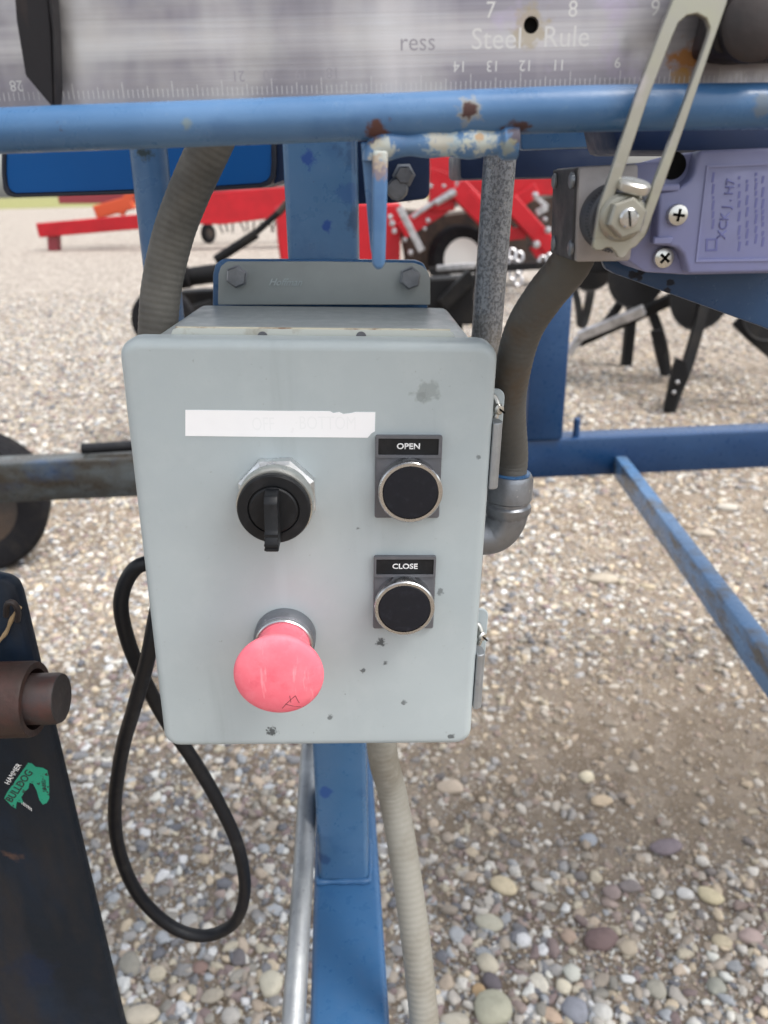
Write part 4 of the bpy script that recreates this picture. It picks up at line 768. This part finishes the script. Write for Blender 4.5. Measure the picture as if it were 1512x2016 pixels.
# nearer red implement behind the post
h2 = G(905, 572).y; rn = thing('tillage_implement', 'red implement with white-rimmed tyre, slanted arms and chain behind the blue post', 'farm implement', G(905, 572))
wc2 = P(905, 508, h2); r2 = wc2.z; wheel('', '', Vector((wc2.x, h2, r2)), r2, .28, (.25, -1, 0), .62, 'rim', True, par=rn)
b = MB(); b.prism(poly([(540, 405), (575, 398), (790, 400), (788, 520), (552, 520), (545, 470)], h2-.3), (0, .6, 0)); b.bevel(.03, 1); b.build('frame_block', 'red', rn)
bar(rn, 'mast', (869, 300), (869, 415), h2-.4, h2-.4, 50, 'red'); bar(rn, 'mast_edge', (899, 300), (897, 408), h2-.45, h2-.45, 9, 'silver')
bar(rn, 'mast_seam', (846, 333), (894, 347), h2-.75, h2-.75, 5, 'red')
bar(rn, 'brace', (880, 398), (790, 455), h2-.4, h2-.4, 32, 'red'); bar(rn, 'toggle_rod', (812, 428), (890, 374), h2-.6, h2-.6, 8, 'silver', False)
bar(rn, 'turnbuckle', (858, 399), (897, 377), h2-.7, h2-.7, 14, 'silver', False); bar(rn, 'turnbuckle', (800, 393), (828, 378), h2-.7, h2-.7, 13, 'silver', False)
bar(rn, 'support_strut', (786, 408), (830, 494), h2-.8, h2-.8, 13, 'silver')
bar(rn, 'slanted_arm', (898, 368), (1000, 470), h2-.5, h2-.5, 40, 'red'); bar(rn, 'slanted_arm', (1000, 395), (1084, 488), h2-.6, h2-.6, 32, 'red'); bar(rn, 'arm_ridge', (925, 375), (1005, 455), h2-1.0, h2-1.0, 8, 'red')
bar(rn, 'top_beam', (880, 372), (1140, 364), h2-.2, h2-.2, 34, 'red'); bar(rn, 'inner_brace', (1012, 402), (1056, 372), h2-.3, h2-.3, 26, 'red'); bar(rn, 'lower_arm', (1090, 468), (1050, 500), h2-.6, h2-.6, 26, 'red'); bar(rn, 'lower_arm', (990, 462), (1034, 458), h2-.55, h2-.55, 22, 'red')
bar(rn, 'link', (1056, 420), (1076, 408), h2-.65, h2-.65, 12, 'silver'); bar(rn, 'link', (1050, 385), (1078, 408), h2-.65, h2-.65, 8, 'silver')
b = MB(); b.prism(poly([(780, 410), (880, 420), (960, 410), (1110, 378), (1110, 520), (930, 545), (800, 530)], h2+.25), (0, .4, 0)); b.bevel(.03, 1); b.build('gearbox', 'grime', rn)
for x, y, s_ in ((772, 440, 8), (776, 455, 7), (768, 427, 7), (797, 472, 6), (808, 497, 7), (843, 434, 6), (836, 450, 5), (1054, 384, 8), (1079, 453, 9), (1056, 481, 10), (1073, 432, 6), (874, 366, 5), (848, 366, 6)):
    q = P(x, y, h2-.85); r_ = pxm(s_*.75, q); b = MB(); b.lathe(q, -Y, [(r_, -.05), (r_, r_*.5), (r_*.8, r_*.9), (r_*.3, r_)], 10); b.build('bolt', 'silver', rn)
for k, (x, y) in enumerate(((1008, 500), (1022, 506), (1008, 520), (1022, 528), (1010, 541), (1020, 552), (1068, 515), (1082, 510))):
    q = P(x, y, h2-.9); r_ = pxm(9, q); b = MB()
    b.tube([q+Vector((math.cos(t)*r_*.8, .3*r_*math.sin(t), math.sin(t)*r_)) for t in np.linspace(0, 6.28, 14)], r_*.36, 8); b.build('chain_link', 'silver', rn)
bar(rn, 'drawbar', (845, 534), (1120, 520), h2-1.2, h2-1.2, 14, 'farmblack'); bar(rn, 'drawbar_leg', (1100, 510), (1098, 590), h2-1.2, h2-1.2, 12, 'farmblack')
# black toolbar with hydraulic cylinder, middle distance
h3 = 4.3; tb = thing('toolbar', 'black tool bar with gauge wheel and hydraulic cylinder behind the control box', 'farm implement', P(640, 800, h3)*1); tb.location.z = 0
b = MB(); b.prism(poly([(350, 575), (860, 548), (935, 545), (935, 640), (350, 640)], h3), (0, .14, 0)); b.bevel(.01, 1); b.build('bar', 'farmblack', tb)
bar(tb, 'cylinder', (352, 548), (440, 536), h3-.1, h3-.1, 36, 'farmblack', False); bar(tb, 'cylinder_gland', (352, 548), (372, 545), h3-.14, h3-.14, 42, 'farmblack', False)
bar(tb, 'hydraulic_hose', (425, 512), (505, 460), h3, h3, 19, 'farmblack', False); bar(tb, 'hydraulic_rod', (490, 470), (556, 412), h3, h3, 13, 'farmblack', False); bar(tb, 'rod_end', (548, 420), (566, 398), h3, h3, 14, 'grime', False)
gw = P(322, 628, h3-.3); gr_ = pxm(60, gw); wheel('', '', gw, gr_, .12, (.2, -1, 0), .55, 'straw', False, par=tb)
bar(tb, 'bracket', (870, 600), (930, 540), h3-.05, h3-.05, 26, 'farmblack'); bar(tb, 'arm', (322, 628), (420, 600), h3-.2, h3-.1, 20, 'farmblack')
for x in (420, 900): q = P(x, 600, h3+.07); b = MB(); b.beam((q.x, q.y, 0), (q.x, q.y, q.z), .06, .06, Y); b.build('stand_leg', 'farmblack', tb)
bar(tb, 'top_plate', (860, 528), (935, 522), h3+.3, h3+.3, 10, 'silver')
# black cultivator with shanks and discs at right
h4 = G(1318, 812).y; cu = thing('cultivator', 'black cultivator with curved shanks and round discs beyond the blue frame', 'farm implement', G(1318, 812))
def disc(px, py, r_px, h): q = P(px, py, h); r_ = pxm(r_px, q); b = MB(); b.lathe(q, Vector((.25, -1, .05)), [(r_, 0), (r_, .006), (r_*.7, -.03), (r_*.3, -.05), (.002, -.055)], 36); b.build('disc', 'farmblack', cu)
disc(1165, 520, 52, h4+1.2); disc(1255, 540, 66, h4+.8); disc(1380, 580, 70, h4+.35); disc(1520, 600, 70, h4)
bar(cu, 'tool_beam', (1100, 500), (1640, 520), h4+1.0, h4+.6, 60, 'farmblack')
def shank(p, wpx, h0, h1_, nm='shank'):
    q = [P(x, y, h0+(h1_-h0)*i/(len(p)-1)) for i, (x, y) in enumerate(p)]; pp, s_ = resample(spline(q, 8), .02); w_ = pxm(wpx, q[0]); b = MB()
    loops = []
    for i, c_ in enumerate(pp):
        t = (pp[min(i+1, len(pp)-1)]-pp[max(i-1, 0)]).normalized(); x = t.cross(Y).normalized(); y = x.cross(t)
        loops.append([c_+x*(sx_*w_/2)+y*(sy_*w_*.35) for sx_, sy_ in ((-1, -1), (1, -1), (1, 1), (-1, 1))])
    b.loft(loops); return b.build(nm, 'farmblack', cu)
shank([(1385, 600), (1370, 660), (1352, 720), (1332, 770), (1317, 813)], 20, h4+.25, h4)
b = MB(); b.prism(poly([(1333, 705), (1350, 712), (1356, 745), (1338, 775), (1326, 812), (1308, 808), (1318, 760), (1326, 725)], h4-.02), (0, .03, 0)); sw = b.build('sweep', 'farmblack', cu)
for x, y in ((1333, 752), (1326, 772)): q = P(x, y, h4-.02); b = MB(); b.lathe(q, -Y, [(.012, 0), (.012, .008), (.006, .012)], 8); b.build('bolt', 'silver', sw)
shank([(1282, 610), (1296, 650), (1306, 690), (1312, 740)], 17, h4+.9, h4+.75); b = MB(); b.prism(poly([(1282, 652), (1302, 650), (1312, 690), (1306, 700), (1314, 742), (1302, 738), (1290, 690)], h4+.7), (0, .03, 0)); b.build('sweep', 'farmblack', cu)
shank([(1165, 560), (1160, 590), (1152, 625), (1145, 645)], 15, h4+1.8, h4+1.7); shank([(1130, 565), (1138, 600), (1142, 640)], 12, h4+1.8, h4+1.7)
shank([(1240, 560), (1225, 590), (1205, 620), (1190, 640)], 15, h4+1.4, h4+1.3)
shank([(1450, 630), (1480, 660), (1515, 690), (1560, 730)], 22, h4+.2, h4+.1)
bar(cu, 'link_arm', (1140, 672), (1330, 585), h4+.9, h4+.6, 20, 'farmblack'); bar(cu, 'link_arm', (1140, 662), (1268, 610), h4+.8, h4+.6, 18, 'silver'); bar(cu, 'link_end', (1118, 695), (1150, 655), h4+.85, h4+.85, 14, 'silver')
for x, hh_ in ((1480, h4+.66), (1640, h4+.6), (1110, h4+1.0)): q = P(x, 515, hh_); b = MB(); b.beam((q.x+.6, q.y+.3, 0), (q.x+.6, q.y+.3, q.z), .07, .07, Y); b.build('stand_leg', 'farmblack', cu)
